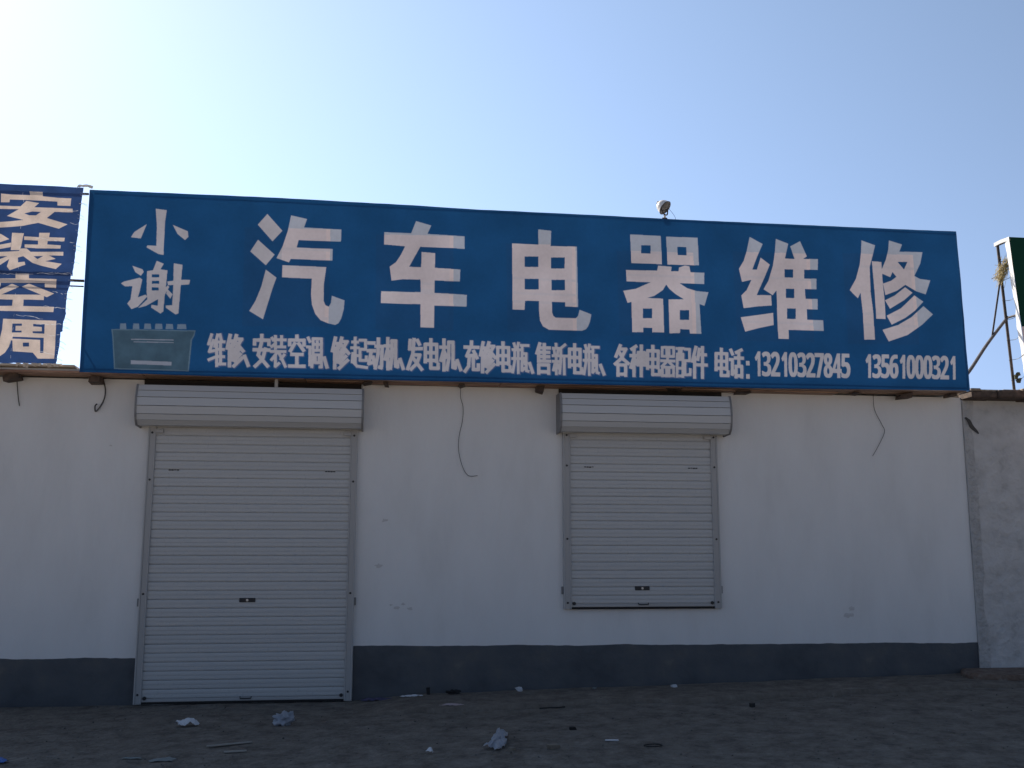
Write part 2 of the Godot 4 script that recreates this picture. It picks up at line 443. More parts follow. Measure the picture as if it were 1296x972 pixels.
# ---------------------------------------------------------------- prints
func banner_print() -> ImageTexture:
	var w := 2048
	var h := 424
	var big := Vector2(4096 / SIGN_WIDE, 848 / SIGN_HIGH)
	var small := Vector2(w / SIGN_WIDE, h / SIGN_HIGH)
	var white := blank(4096, 848)
	fill_polys(white, MAIN_CHARACTERS, big)
	fill_polys(white, SHOP_NAME, big)
	var glow := blank(4096, 848)                    # pale rim printed round the small row and the name
	for e in SERVICE_ROW:
		var q := pts_of(e[1], big)
		for s in STROKES[e[0]]:
			var a: Vector2 = q[0] + (q[1] - q[0]) * (s[0] / 100.0) + (q[2] - q[0]) * (s[1] / 100.0)
			var b: Vector2 = q[0] + (q[1] - q[0]) * (s[2] / 100.0) + (q[2] - q[0]) * (s[3] / 100.0)
			brush(white, a, b, 13.0 if STROKES[e[0]].size() > 11 else 15.5)
			brush(glow, a + Vector2(3, 2), b + Vector2(3, 2), 19.0)
	var bold := SystemFont.new()
	bold.font_names = PackedStringArray(["Droid Sans"])
	bold.font_weight = 700
	for e in PHONE_ROW:
		var q := pts_of(e[1], big)
		if e[0] == ":":
			for t in [0.08, 0.92]:
				var c: Vector2 = (q[0] + q[1]) / 2 + (q[2] - q[0]) * t
				fill_poly(white, PackedVector2Array([c + Vector2(-9, -11), c + Vector2(9, -11), c + Vector2(9, 11), c + Vector2(-9, 11)]), Color.WHITE)
			continue
		for k in e[0].length():
			var tm := TextMesh.new()
			tm.font = bold
			tm.font_size = 64
			tm.pixel_size = 1.0
			tm.depth = 0.0
			tm.curve_step = 2.0
			tm.text = e[0][k]
			var arr := tm.get_mesh_arrays()
			var v: PackedVector3Array = arr[Mesh.ARRAY_VERTEX]
			var ix: PackedInt32Array = arr[Mesh.ARRAY_INDEX] if arr[Mesh.ARRAY_INDEX] != null else PackedInt32Array(range(v.size()))
			var lo := Vector3.INF
			var hi := -Vector3.INF
			for p in v:
				lo = lo.min(p)
				hi = hi.max(p)
			var n: int = e[0].length()
			var wide := 0.55 if e[0][k] == "1" else 0.97
			for t in range(0, ix.size(), 3):
				var poly := PackedVector2Array()
				for c in 3:
					var p := v[ix[t + c]]
					var u: float = (k + 0.5 + ((p.x - lo.x) / (hi.x - lo.x) - 0.5) * wide) / n
					poly.append(q[0] + (q[1] - q[0]) * u + (q[2] - q[0]) * ((hi.y - p.y) / (hi.y - lo.y)))
				fill_poly(white, poly, Color.WHITE)
				for off in [Vector2(-2, 0), Vector2(2, 0)]:
					var moved := PackedVector2Array()
					for p in poly:
						moved.append(p + off)
					fill_poly(white, moved, Color.WHITE)
	var ghost := blank(w, h)                         # the older print underneath, shifted, shows through the sheet
	var first := 0
	rng.seed = 52
	for many in [5, 1, 5, 7, 6, 7]:                    # polygons of each large character
		var lo := Vector2.INF
		var hi := -Vector2.INF
		for e in MAIN_CHARACTERS.slice(first, first + many):
			for p in pts_of(e[1], small):
				lo = lo.min(p)
				hi = hi.max(p)
		first += many
		var edge := hi.x - (0.15 + rng.randf_range(-0.03, 0.05)) * small.x
		var top := lo.y + (0.17 + rng.randf_range(-0.04, 0.04)) * small.y
		fill_poly(ghost, PackedVector2Array([Vector2(lo.x - 14, top + 3), Vector2(edge, top), Vector2(edge + 2, hi.y + 6), Vector2(lo.x - 10, hi.y + 8)]), Color(0.75, 0.75, 0.75))
		fill_poly(ghost, PackedVector2Array([Vector2(edge - 9, top), Vector2(edge, top), Vector2(edge + 2, hi.y + 6), Vector2(edge - 7, hi.y + 6)]), Color.WHITE)
		for k in 3:                                      # glued joints of the older sheet
			var y := lerpf(top, hi.y, rng.randf())
			fill_poly(ghost, PackedVector2Array([Vector2(lo.x, y), Vector2(edge, y + 1), Vector2(edge, y + 7), Vector2(lo.x, y + 6)]), Color(0.6, 0.6, 0.6))
	var case := blank(4096, 848)
	fill_polys(case, BATTERY_BODY, big)
	var front := blank(4096, 848)
	fill_polys(front, BATTERY_FACE, big)
	var caps := blank(4096, 848)
	fill_polys(caps, BATTERY_CAPS, big)
	var strips := blank(4096, 848)
	fill_polys(strips, BATTERY_STRIPS, big)
	var name_only := blank(4096, 848)
	fill_polys(name_only, SHOP_NAME, big)
	var bw := bytes_of(white, w, h)
	var bgl := bytes_of(glow, w, h)
	var bgh := bytes_of(ghost, w, h)
	var bc := bytes_of(case, w, h)
	var bf := bytes_of(front, w, h)
	var bk := bytes_of(caps, w, h)
	var bs := bytes_of(strips, w, h)
	var n1 := grain(3, 0.006, 4, w, h)
	var n2 := grain(8, 0.09, 3, w, h)
	var n3 := grain(12, 0.025, 4, w, h)
	var blue := Vector3(0.012, 0.080, 0.220)
	var old_blue := Vector3(0.015, 0.075, 0.202)
	var warm := Vector3(0.68, 0.585, 0.60)
	var cool := Vector3(0.44, 0.48, 0.57)
	var teal := Vector3(0.058, 0.112, 0.165)
	var out := PackedByteArray()
	out.resize(w * h * 3)
	for i in w * h:
		var g := bgh[i] / 255.0
		var c := blue.lerp(old_blue, g)
		if bc[i]:
			c = c.lerp(Vector3(0.12, 0.20, 0.28), bc[i] / 255.0)
			c = c.lerp(teal * (0.85 + n3[i] / 255.0 * 0.35), bf[i] / 255.0)
		if bk[i]:
			c = c.lerp(Vector3(0.22, 0.30, 0.40), bk[i] / 255.0 * 0.8)
		if bs[i]:
			c = c.lerp(Vector3(0.34, 0.37, 0.46), bs[i] / 255.0 * 0.8)
		if bgl[i]:
			c = c.lerp(Vector3(0.10, 0.15, 0.30), bgl[i] / 255.0 * 0.75)
		if bw[i]:
			var letter := cool.lerp(warm, g) if i < w * 300 and i % w > 420 else Vector3(0.50, 0.49, 0.54)
			c = c.lerp(letter, bw[i] / 255.0)
		c *= 0.80 + n1[i] / 255.0 * 0.30 + n2[i] / 255.0 * 0.09
		var k := Color(c.x, c.y, c.z).linear_to_srgb()
		out[3 * i] = clampi(int(k.r * 255.0 + 0.5), 0, 255)
		out[3 * i + 1] = clampi(int(k.g * 255.0 + 0.5), 0, 255)
		out[3 * i + 2] = clampi(int(k.b * 255.0 + 0.5), 0, 255)
	return ImageTexture.create_from_image(Image.create_from_data(w, h, false, Image.FORMAT_RGB8, out))


func side_print() -> ImageTexture:
	var w := 700
	var h := 1000
	var ppm := Vector2(2 * w / SIDE_WIDE, 2 * h / SIDE_HIGH)
	var white := blank(2 * w, 2 * h)
	fill_polys(white, SIDE_CHARACTERS, ppm)
	var crack := blank(2 * w, 2 * h)                 # print flaked off along creases
	rng.seed = 77
	for line in [[0.80, 0.20, 0.98], [0.86, 0.42, 0.95], [0.70, 0.98, 0.98], [0.35, 1.00, 1.0], [0.62, 0.60, 0.92], [0.78, 1.16, 0.97], [0.70, 1.33, 0.96], [0.52, 1.42, 0.74], [0.70, 1.52, 0.95], [0.78, 1.63, 0.93], [0.72, 1.79, 0.93], [0.86, 0.30, 0.96]]:
		var a := Vector2(line[0] * SIDE_WIDE, line[1])
		while a.x < line[2] * SIDE_WIDE:
			var b := a + Vector2(rng.randf_range(0.015, 0.04), rng.randf_range(-0.008, 0.010))
			if rng.randf() < 0.72:
				brush(crack, a * ppm, b * ppm, rng.randf_range(2.0, 6.0))
			a = b
	for k in 26:                                     # the long worn seam
		var b := Vector2((0.54 + rng.randf_range(-0.006, 0.006)) * SIDE_WIDE, 0.12 + k * 0.072)
		brush(crack, b * ppm, (b + Vector2(rng.randf_range(-0.004, 0.004), 0.03)) * ppm, rng.randf_range(1.0, 3.0))
	var bw := bytes_of(white, w, h)
	var bc := bytes_of(crack, w, h)
	var n1 := grain(5, 0.008, 4, w, h)
	var n2 := grain(9, 0.12, 3, w, h)
	var out := PackedByteArray()
	out.resize(w * h * 3)
	for i in w * h:
		var c := Vector3(0.028, 0.070, 0.205)
		c = c.lerp(Vector3(0.70, 0.585, 0.52), bw[i] / 255.0)
		c = c.lerp(Vector3(0.80, 0.80, 0.82), bc[i] / 255.0 * 0.9)
		c *= 0.72 + n1[i] / 255.0 * 0.36 + n2[i] / 255.0 * 0.14
		var k := Color(c.x, c.y, c.z).linear_to_srgb()
		out[3 * i] = clampi(int(k.r * 255.0 + 0.5), 0, 255)
		out[3 * i + 1] = clampi(int(k.g * 255.0 + 0.5), 0, 255)
		out[3 * i + 2] = clampi(int(k.b * 255.0 + 0.5), 0, 255)
	return ImageTexture.create_from_image(Image.create_from_data(w, h, false, Image.FORMAT_RGB8, out))


# ---------------------------------------------------------------- sky: the CIE clear-sky luminance round the sun, blue far from it and white near it
func clear_sky(sun: Vector3) -> ImageTexture:
	var w := 512
	var h := 256
	var im := Image.create(w, h, false, Image.FORMAT_RGBAF)
	for y in h:
		var zen := (y + 0.5) / h * PI
		for x in w:
			var az := (x + 0.5) / w * TAU
			var d := Vector3(sin(zen) * sin(az), cos(zen), -sin(zen) * cos(az))
			var up := maxf(d.y, 0.04)
			var chi := acos(clampf(d.dot(sun), -1, 1))
			var light := (1.0 - exp(-SKY_B / up)) * (1.0 + SKY_C * (exp(-SKY_D * chi) - exp(-SKY_D * PI / 2)) + 0.45 * cos(chi) ** 2)
			light *= SKY_LEVEL
			var pale := clampf(1.5 * exp(-5.0 * chi) + 0.25 * exp(-7.0 * up), 0, 1)
			var c := Vector3(0.665, 0.985, 1.60).lerp(Vector3(0.97, 1.0, 1.03), pale) * light
			im.set_pixel(x, y, Color(c.x, c.y, c.z, 1))
	return ImageTexture.create_from_image(im)


# ---------------------------------------------------------------- ground
func ground_y(x: float, z: float) -> float:
	var rise := clampf(0.0205 * (x + 0.3), 0.0, 0.15)
	return rise * (1.0 - smoothstep(0.6, 4.5, z))


func ground_bump(x: float, z: float) -> float:
	var near := 1.0 - smoothstep(8.0, 14.0, Vector2(x - 1.5, z - 2.0).length())
	return near * (relief.get_noise_2d(x * 9.0, z * 9.0) * 0.016 + relief.get_noise_2d(x * 60.0, z * 60.0) * 0.006)


func on_ground(x: float, z: float, up := 0.0) -> Vector3:
	return Vector3(x, ground_y(x, z) + ground_bump(x, z) + up, z)


func axis_steps(dense0: float, dense1: float, step: float, far: float) -> PackedFloat32Array:
	var out := PackedFloat32Array()
	var left := []
	var s := step
	var a := dense0
	while a > -far:
		s *= 1.5
		a -= s
		left.push_front(a)
	for v in left:
		out.append(v)
	a = dense0
	while a < dense1:
		out.append(a)
		a += step
	s = step
	while a < far:
		out.append(a)
		s *= 1.5
		a += s
	out.append(a)
	return out


func build_ground() -> void:
	var xs := axis_steps(-4.6, 8.6, 0.045, 400.0)
	var zs := axis_steps(-0.4, 4.6, 0.045, 400.0)
	var v := PackedVector3Array()
	var n := PackedVector3Array()
	var ix := PackedInt32Array()
	for z in zs:
		for x in xs:
			var y := ground_y(x, z) + ground_bump(x, z)
			v.append(Vector3(x, y, z))
			var e := 0.02
			var dx := (ground_y(x + e, z) + ground_bump(x + e, z) - y) / e
			var dz := (ground_y(x, z + e) + ground_bump(x, z + e) - y) / e
			n.append(Vector3(-dx, 1, -dz).normalized())
	var w := xs.size()
	for j in zs.size() - 1:
		for i in w - 1:
			var a := j * w + i
			ix.append_array([a, a + 1, a + w, a + 1, a + w + 1, a + w])
	var arr := []
	arr.resize(Mesh.ARRAY_MAX)
	arr[Mesh.ARRAY_VERTEX] = v
	arr[Mesh.ARRAY_NORMAL] = n
	arr[Mesh.ARRAY_INDEX] = ix
	var mesh := ArrayMesh.new()
	mesh.add_surface_from_arrays(Mesh.PRIMITIVE_TRIANGLES, arr)
	piece("ground", mesh, M.dirt).set_meta("kind", "structure")
	# the trodden earth bank against the wall ends in a low broken lip
	var lip := func(x: float) -> float: return 1.02 - 0.020 * (x - 2.0) + relief.get_noise_2d(x * 22.0, 300.0) * 0.16
	var apron := sheet(360, 14, func(s: float, t: float) -> Vector3:
		var x := lerpf(-0.16, 12.0, s)
		var edge: float = lip.call(x)
		var z := lerpf(-0.02, edge, minf(t / 0.86, 1.0))
		var up := 0.036 + relief.get_noise_2d(x * 30.0, z * 30.0) * 0.010 + relief.get_noise_2d(x * 110.0, z * 110.0) * 0.004
		if t > 0.87:
			z += (t - 0.86) * 0.2
			up = lerpf(up, -0.03, (t - 0.86) / 0.14)
		return Vector3(x, ground_y(x, z) + ground_bump(x, z) * (0.4 if t < 0.87 else 1.0) + up * smoothstep(-0.16, 0.6, x), z))
	piece("pavement", apron, M.apron).set_meta("kind", "structure")
	# unseen pale ground, added to bounce warm sunlight up onto the wall
	piece("bounce_road", box_mesh(Vector3(-120, -0.2, 8.4), Vector3(120, 0.03, 40.0)), M.bounce_road).set_meta("kind", "structure")
	# loose grit
	var grit := SphereMesh.new()
	grit.radius = 0.5
	grit.height = 0.7
	grit.radial_segments = 7
	grit.rings = 4
	var mm := MultiMesh.new()
	mm.transform_format = MultiMesh.TRANSFORM_3D
	mm.use_colors = true
	mm.mesh = grit
	mm.instance_count = 7000
	rng.seed = 5
	for i in 7000:
		var x := rng.randf_range(-4.4, 8.4)
		var z := rng.randf_range(0.08, 4.6)
		var s := 0.004 + 0.018 * pow(rng.randf(), 7.0)
		var tone := rng.randf_range(0.05, 0.22)
		mm.set_instance_color(i, Color(tone, tone * 0.92, tone * 0.84))
		var b := Basis.from_euler(Vector3(rng.randf() * 3, rng.randf() * 6, rng.randf() * 3)).scaled(Vector3(s, s * rng.randf_range(0.5, 0.9), s * rng.randf_range(0.7, 1.3)))
		mm.set_instance_transform(i, Transform3D(b, on_ground(x, z, s * 0.15 + (0.026 if z < 0.95 and x > 0.5 else 0.0))))
	var o := MultiMeshInstance3D.new()
	o.multimesh = mm
	o.material_override = M.grit
	o.name = "grit"
	o.set_meta("kind", "stuff")
	o.set_meta("label", "small loose grit and crumbs of earth on the ground")
	o.set_meta("category", "grit")
	add_child(o)


# ---------------------------------------------------------------- buildings
func paint_band(x0: float, x1: float, y0: float, y1: float, sd: float) -> ArrayMesh:     # dark dado with a hand-painted upper edge
	var st := begin()
	var n := int((x1 - x0) / 0.05)
	for i in n:
		var xa := lerpf(x0, x1, i / float(n))
		var xb := lerpf(x0, x1, (i + 1) / float(n))
		var ya := lerpf(y0, y1, i / float(n)) + (relief.get_noise_2d(xa * 14.0, sd) * 0.016 + relief.get_noise_2d(xa * 130.0, sd) * 0.005)
		var yb := lerpf(y0, y1, (i + 1) / float(n)) + (relief.get_noise_2d(xb * 14.0, sd) * 0.016 + relief.get_noise_2d(xb * 130.0, sd) * 0.005)
		quad(st, Vector3(xa, -0.25, 0.004), Vector3(xb, -0.25, 0.004), Vector3(xb, yb, 0.004), Vector3(xa, ya, 0.004))
		quad(st, Vector3(xa, ya, 0.004), Vector3(xb, yb, 0.004), Vector3(xb, yb, -0.01), Vector3(xa, ya, -0.01))
	return st.commit()


func lump(sd: int, size: Vector3) -> ArrayMesh:      # a broken irregular chunk
	rng.seed = sd
	var c := []
	for sx in [-1, 1]:
		for sy in [-1, 1]:
			for sz in [-1, 1]:
				c.append(Vector3(sx, sy, sz) * size * 0.5 * Vector3(rng.randf_range(0.45, 1.05), rng.randf_range(0.5, 1.05), rng.randf_range(0.6, 1.05)))
	var st := begin()
	for f in [[0, 1, 3, 2], [4, 6, 7, 5], [0, 4, 5, 1], [2, 3, 7, 6], [0, 2, 6, 4], [1, 5, 7, 3]]:
		quad(st, c[f[0]], c[f[1]], c[f[2]], c[f[3]])
	return st.commit()


func disc(st: SurfaceTool, at: Vector3, r: float, deep: float, sides := 10) -> void:      # a bolt head facing +z
	for k in sides:
		var a := TAU * k / sides
		var b := TAU * (k + 1) / sides
		var p := at + Vector3(cos(a), sin(a), 0) * r
		var q := at + Vector3(cos(b), sin(b), 0) * r
		quad(st, p, q, q + Vector3(0, 0, deep), p + Vector3(0, 0, deep))
		tri(st, at + Vector3(0, 0, deep), p + Vector3(0, 0, deep), q + Vector3(0, 0, deep))


func bolt_mesh(r: float, deep: float) -> ArrayMesh:
	var st := begin()
	disc(st, Vector3.ZERO, r, deep)
	return st.commit()


func shutter(parent: Node3D, label: String, x0: float, x1: float, y0: float, y1: float, rail0: float, rail1: float, box0: float, box1: float, box_y: float) -> void:
	var root := Node3D.new()
	root.name = "roller_shutter"
	parent.add_child(root, true)
	root.position = Vector3((x0 + x1) / 2, y0, 0)
	root.set_meta("label", label)
	var cx := (x0 + x1) / 2
	var wide := x1 - x0
	var top := y1 - y0
	rng.seed = int(wide * 1000)
	# slats
	var pitch := 0.0892
	var prof := [Vector2(0.030, 0.0), Vector2(0.030, 0.0052), Vector2(0.0408, 0.0064), Vector2(0.0428, 0.014), Vector2(0.0428, 0.034), Vector2(0.0420, 0.0435), Vector2(0.0402, 0.0448), Vector2(0.0402, 0.0460), Vector2(0.0438, 0.0466), Vector2(0.0448, 0.058), Vector2(0.0442, 0.074), Vector2(0.0425, 0.084), Vector2(0.0395, 0.0868), Vector2(0.030, 0.0880), Vector2(0.024, 0.0880), Vector2(0.024, 0.0)]
	prof.reverse()
	var st := begin()
	prism_x(st, prof, -wide / 2 - 0.015, wide / 2 + 0.015)
	var slat := st.commit()
	var count := int((top - 0.045) / pitch) + 1
	for k in count:
		var s := piece("slat", slat, M["slat_%d" % rng.randi_range(0, 3)], root)
		s.position = Vector3(rng.randf_range(-0.003, 0.003), 0.045 + k * pitch, rng.randf_range(-0.0012, 0.0012))
		s.rotation.x = rng.randf_range(-0.006, 0.006)
	# bottom bar with its handle and rubber strip
	piece("bottom_bar", box_mesh(Vector3(-wide / 2 - 0.01, 0.012, 0.022), Vector3(wide / 2 + 0.01, 0.044, 0.050), 0.004), M.rail, root)
	piece("rubber_strip", box_mesh(Vector3(-wide / 2 - 0.01, -0.012, 0.026), Vector3(wide / 2 + 0.01, 0.012, 0.046), 0.003), M.rubber, root)
	var pull := begin()
	var px := (-1.26 - cx) if wide > 1.8 else (2.93 - cx)
	tube(pull, [Vector3(px - 0.055, 0.052, 0.046), Vector3(px - 0.055, 0.036, 0.062), Vector3(px + 0.055, 0.036, 0.062), Vector3(px + 0.055, 0.052, 0.046)], 0.006)
	piece("pull_handle", pull.commit(), M.dark_metal, root)
	for s in [-1, 1]:
		var e := piece("end_stop", bolt_mesh(0.019, 0.014), M.dark_metal, root)
		e.position = Vector3(s * (wide / 2 - 0.035), 0.05, 0.044)
	# lock
	var ly := (1.03 if wide > 1.8 else 1.135) - y0
	var lx := (-1.283 - cx) if wide > 1.8 else (2.921 - cx)
	piece("lock_plate", box_mesh(Vector3(lx - 0.082, ly - 0.022, 0.040), Vector3(lx + 0.082, ly + 0.022, 0.052), 0.004), M.dark_metal, root)
	var key := piece("lock_cylinder", bolt_mesh(0.013, 0.006), M.steel, root)
	key.position = Vector3(lx, ly, 0.052)
	# bent slots near the top
	for sx in ([-2.088, -0.473] if wide > 1.8 else [2.343, 3.528]):
		var slot := begin()
		var yy: float = (2.369 if wide > 1.8 else 2.452) - y0
		for q in 4:
			box(slot, Vector3(sx - cx - 0.055 + q * 0.028, yy - 0.006 + rng.randf_range(-0.003, 0.003), 0.040), Vector3(sx - cx - 0.055 + q * 0.028 + 0.024, yy + 0.006, 0.0475), 0.001)
		piece("vent_slot", slot.commit(), M.dark_metal, root)
	# guide rails
	for side in 2:
		var a := (rail0 if side == 0 else x1 - 0.006) - cx
		var b := (x0 + 0.006 if side == 0 else rail1) - cx
		var rs := begin()
		box(rs, Vector3(a, -0.01, 0.0), Vector3(b, top + 0.03, 0.052), 0.004)
		box(rs, Vector3(a if side == 0 else b - 0.016, -0.008, 0.050), Vector3(a + 0.016 if side == 0 else b, top + 0.028, 0.064), 0.004)
		box(rs, Vector3(b - 0.014 if side == 0 else a, -0.008, 0.050), Vector3(b if side == 0 else a + 0.014, top + 0.028, 0.064), 0.004)
		piece("guide_rail", rs.commit(), M.rail, root)
		for t in [0.03, 0.385, 0.80, 0.975]:
			var bo := piece("bolt", bolt_mesh(0.012, 0.004), M.dark_metal, root)
			bo.position = Vector3((a + b) / 2, top * t, 0.0515)
		var cl := box_mesh(Vector3((a - 0.022) if side == 0 else b - 0.01, ly - 0.06, 0.0), Vector3((a + 0.01) if side == 0 else b + 0.022, ly + 0.02, 0.03), 0.003)
		piece("clip", cl, M.plate, root)
		var guide := box_mesh(Vector3((b - 0.01) if side == 0 else a - 0.075, top - 0.075, 0.045), Vector3((b + 0.075) if side == 0 else a + 0.01, top - 0.035, 0.075), 0.004)
		piece("throat_guide", guide, M.rail, root)
	# the hood: faceted panels between two end plates
	var hy := box_y - y0
	var hood := [Vector2(0.03, 0.0), Vector2(0.238, -0.003), Vector2(0.262, -0.062), Vector2(0.279, -0.133), Vector2(0.285, -0.223), Vector2(0.274, -0.308), Vector2(0.248, -0.368), Vector2(0.195, -0.415), Vector2(0.075, -0.415)]
	for i in hood.size() - 1:
		var a: Vector2 = hood[i]
		var b: Vector2 = hood[i + 1]
		var d := (b - a).normalized()
		var n := Vector2(-d.y, d.x)          # inward or outward is settled below
		if n.dot((a + b) / 2 - Vector2(0.12, -0.2)) > 0:
			n = -n
		var g := 0.0028
		var p := [a + d * g, b - d * g, b - d * g + n * 0.010, a + d * g + n * 0.010]
		var lipped := begin()
		prism_x(lipped, p, box0 - cx + 0.012, box1 - cx - 0.012)
		# rolled edge of the panel, a little proud
		var q := [b - d * 0.010 - n * 0.0035, b - d * 0.003 - n * 0.0035, b - d * 0.003, b - d * 0.010]
		prism_x(lipped, q, box0 - cx + 0.012, box1 - cx - 0.012)
		var h := piece("hood_panel", lipped.commit(), M["hood_%d" % (i % 2)], root)
		h.position.y = hy
	piece("gap_shade_board", box_mesh(Vector3(box0 - cx + 0.03, hy - 0.03, 0.002), Vector3(box1 - cx - 0.03, 3.326 - y0, 0.03), 0.002), M.gap_shade, root)  # added dark filler, stands in for the shaded gap above the hood
	for side in 2:
		var mid := Vector2(0.14, -0.21)
		var plate := [Vector2(0.0, 0.012)]
		for p in hood:
			plate.append(mid + (p - mid) * 1.045)
		plate.append(Vector2(0.0, -0.43))
		var es := begin()
		var e := (box0 if side == 0 else box1 - 0.020) - cx
		prism_x(es, plate, e, e + 0.020)
		var ep := piece("end_plate", es.commit(), M.plate, root)
		ep.position.y = hy


func build_shop() -> void:
	var b := thing("shop_building", "long whitewashed single-storey shop with dark painted base and two grey roller shutters", "building")
	piece("wall", box_mesh(Vector3(-8.0, -0.3, -5.0), Vector3(6.83, 3.325, 0.0)), M.plaster, b)
	var d1 := piece("painted_base", paint_band(-8.0, -2.37, 0.462, 0.462, 3.0), M.dado, b)
	d1.set_meta("label", "dark grey painted base of the wall left of the door shutter")
	var d2 := piece("painted_base", paint_band(-0.185, 6.83, 0.548, 0.513, 40.0), M.dado, b)
	d2.set_meta("label", "dark grey painted base of the wall right of the door shutter")
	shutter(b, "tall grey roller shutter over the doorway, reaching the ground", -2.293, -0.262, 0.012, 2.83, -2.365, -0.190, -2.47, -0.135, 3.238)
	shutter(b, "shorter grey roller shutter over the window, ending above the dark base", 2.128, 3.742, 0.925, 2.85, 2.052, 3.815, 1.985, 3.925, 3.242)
	var slab := piece("roof_slab", box_mesh(Vector3(-8.2, 3.352, -5.2), Vector3(6.70, 3.376, 0.310), 0.006), M.roof, b)
	slab.position = Vector3.ZERO
	# eave boards under the slab
	rng.seed = 31
	var x := -8.1
	while x < 6.75:
		var l := rng.randf_range(1.3, 2.6)
		var e := minf(x + l, 6.79)
		for r in 2:
			var z0 := 0.004 + r * 0.168 + rng.randf_range(0.0, 0.004)
			var bd := piece("eave_board", box_mesh(Vector3(x + 0.004, -0.010, z0), Vector3(e - 0.004, 0.010, z0 + 0.160), 0.003), M["board_%d" % rng.randi_range(0, 2)], b)
			bd.position.y = 3.340 + rng.randf_range(-0.004, 0.002)
			bd.rotation.z = rng.randf_range(-0.003, 0.003)
		x = e
		if e > 6.7:
			break
	# broken ends of rafters and brickbats under the eave
	for q in [[-2.90, 3.29, 0.16, 0.09], [-3.72, 3.30, 0.20, 0.07], [1.78, 3.295, 0.13, 0.08], [4.10, 3.315, 0.20, 0.045], [6.03, 3.30, 0.17, 0.06], [0.10, 3.315, 0.05, 0.06], [0.92, 3.32, 0.08, 0.03], [5.45, 3.322, 0.10, 0.02], [-0.10, 3.322, 0.12, 0.02], [6.62, 3.325, 0.10, 0.04], [3.30, 3.325, 0.24, 0.02]]:
		var o := piece("rafter_end", lump(int(q[0] * 100) + 900, Vector3(q[2], q[3], 0.22)), M.dark_wood, b)
		o.position = Vector3(q[0], q[1], 0.13)
		o.rotation = Vector3(0, rng.randf_range(-0.2, 0.2), rng.randf_range(-0.25, 0.35))
	rng.seed = 66
	for q in [[0.12, 1.86, 0.030], [0.06, 1.38, 0.035], [0.26, 0.94, 0.03], [0.33, 0.98, 0.022], [0.40, 0.93, 0.026], [0.20, 0.97, 0.018], [2.02, 2.95, 0.02], [5.30, 0.83, 0.05], [5.34, 0.90, 0.035], [-2.75, 2.62, 0.012]]:
		var ss := begin()
		var ring := []
		for k in 12:
			var rr: float = q[2] * rng.randf_range(0.45, 1.15)
			ring.append(Vector3(cos(TAU * k / 12.0) * rr * 1.3, sin(TAU * k / 12.0) * rr * 0.7, 0.0))
		for k in 12:
			tri(ss, Vector3(0, 0, 0.003), ring[k], ring[(k + 1) % 12])
		var o := piece("scuff", ss.commit(), M.scuff, b)
		o.position = Vector3(q[0], q[1], 0.002)
	piece("strut", box_mesh(Vector3(-1.075, 3.235, 0.17), Vector3(-1.040, 3.345, 0.205), 0.003), M.rail, b)


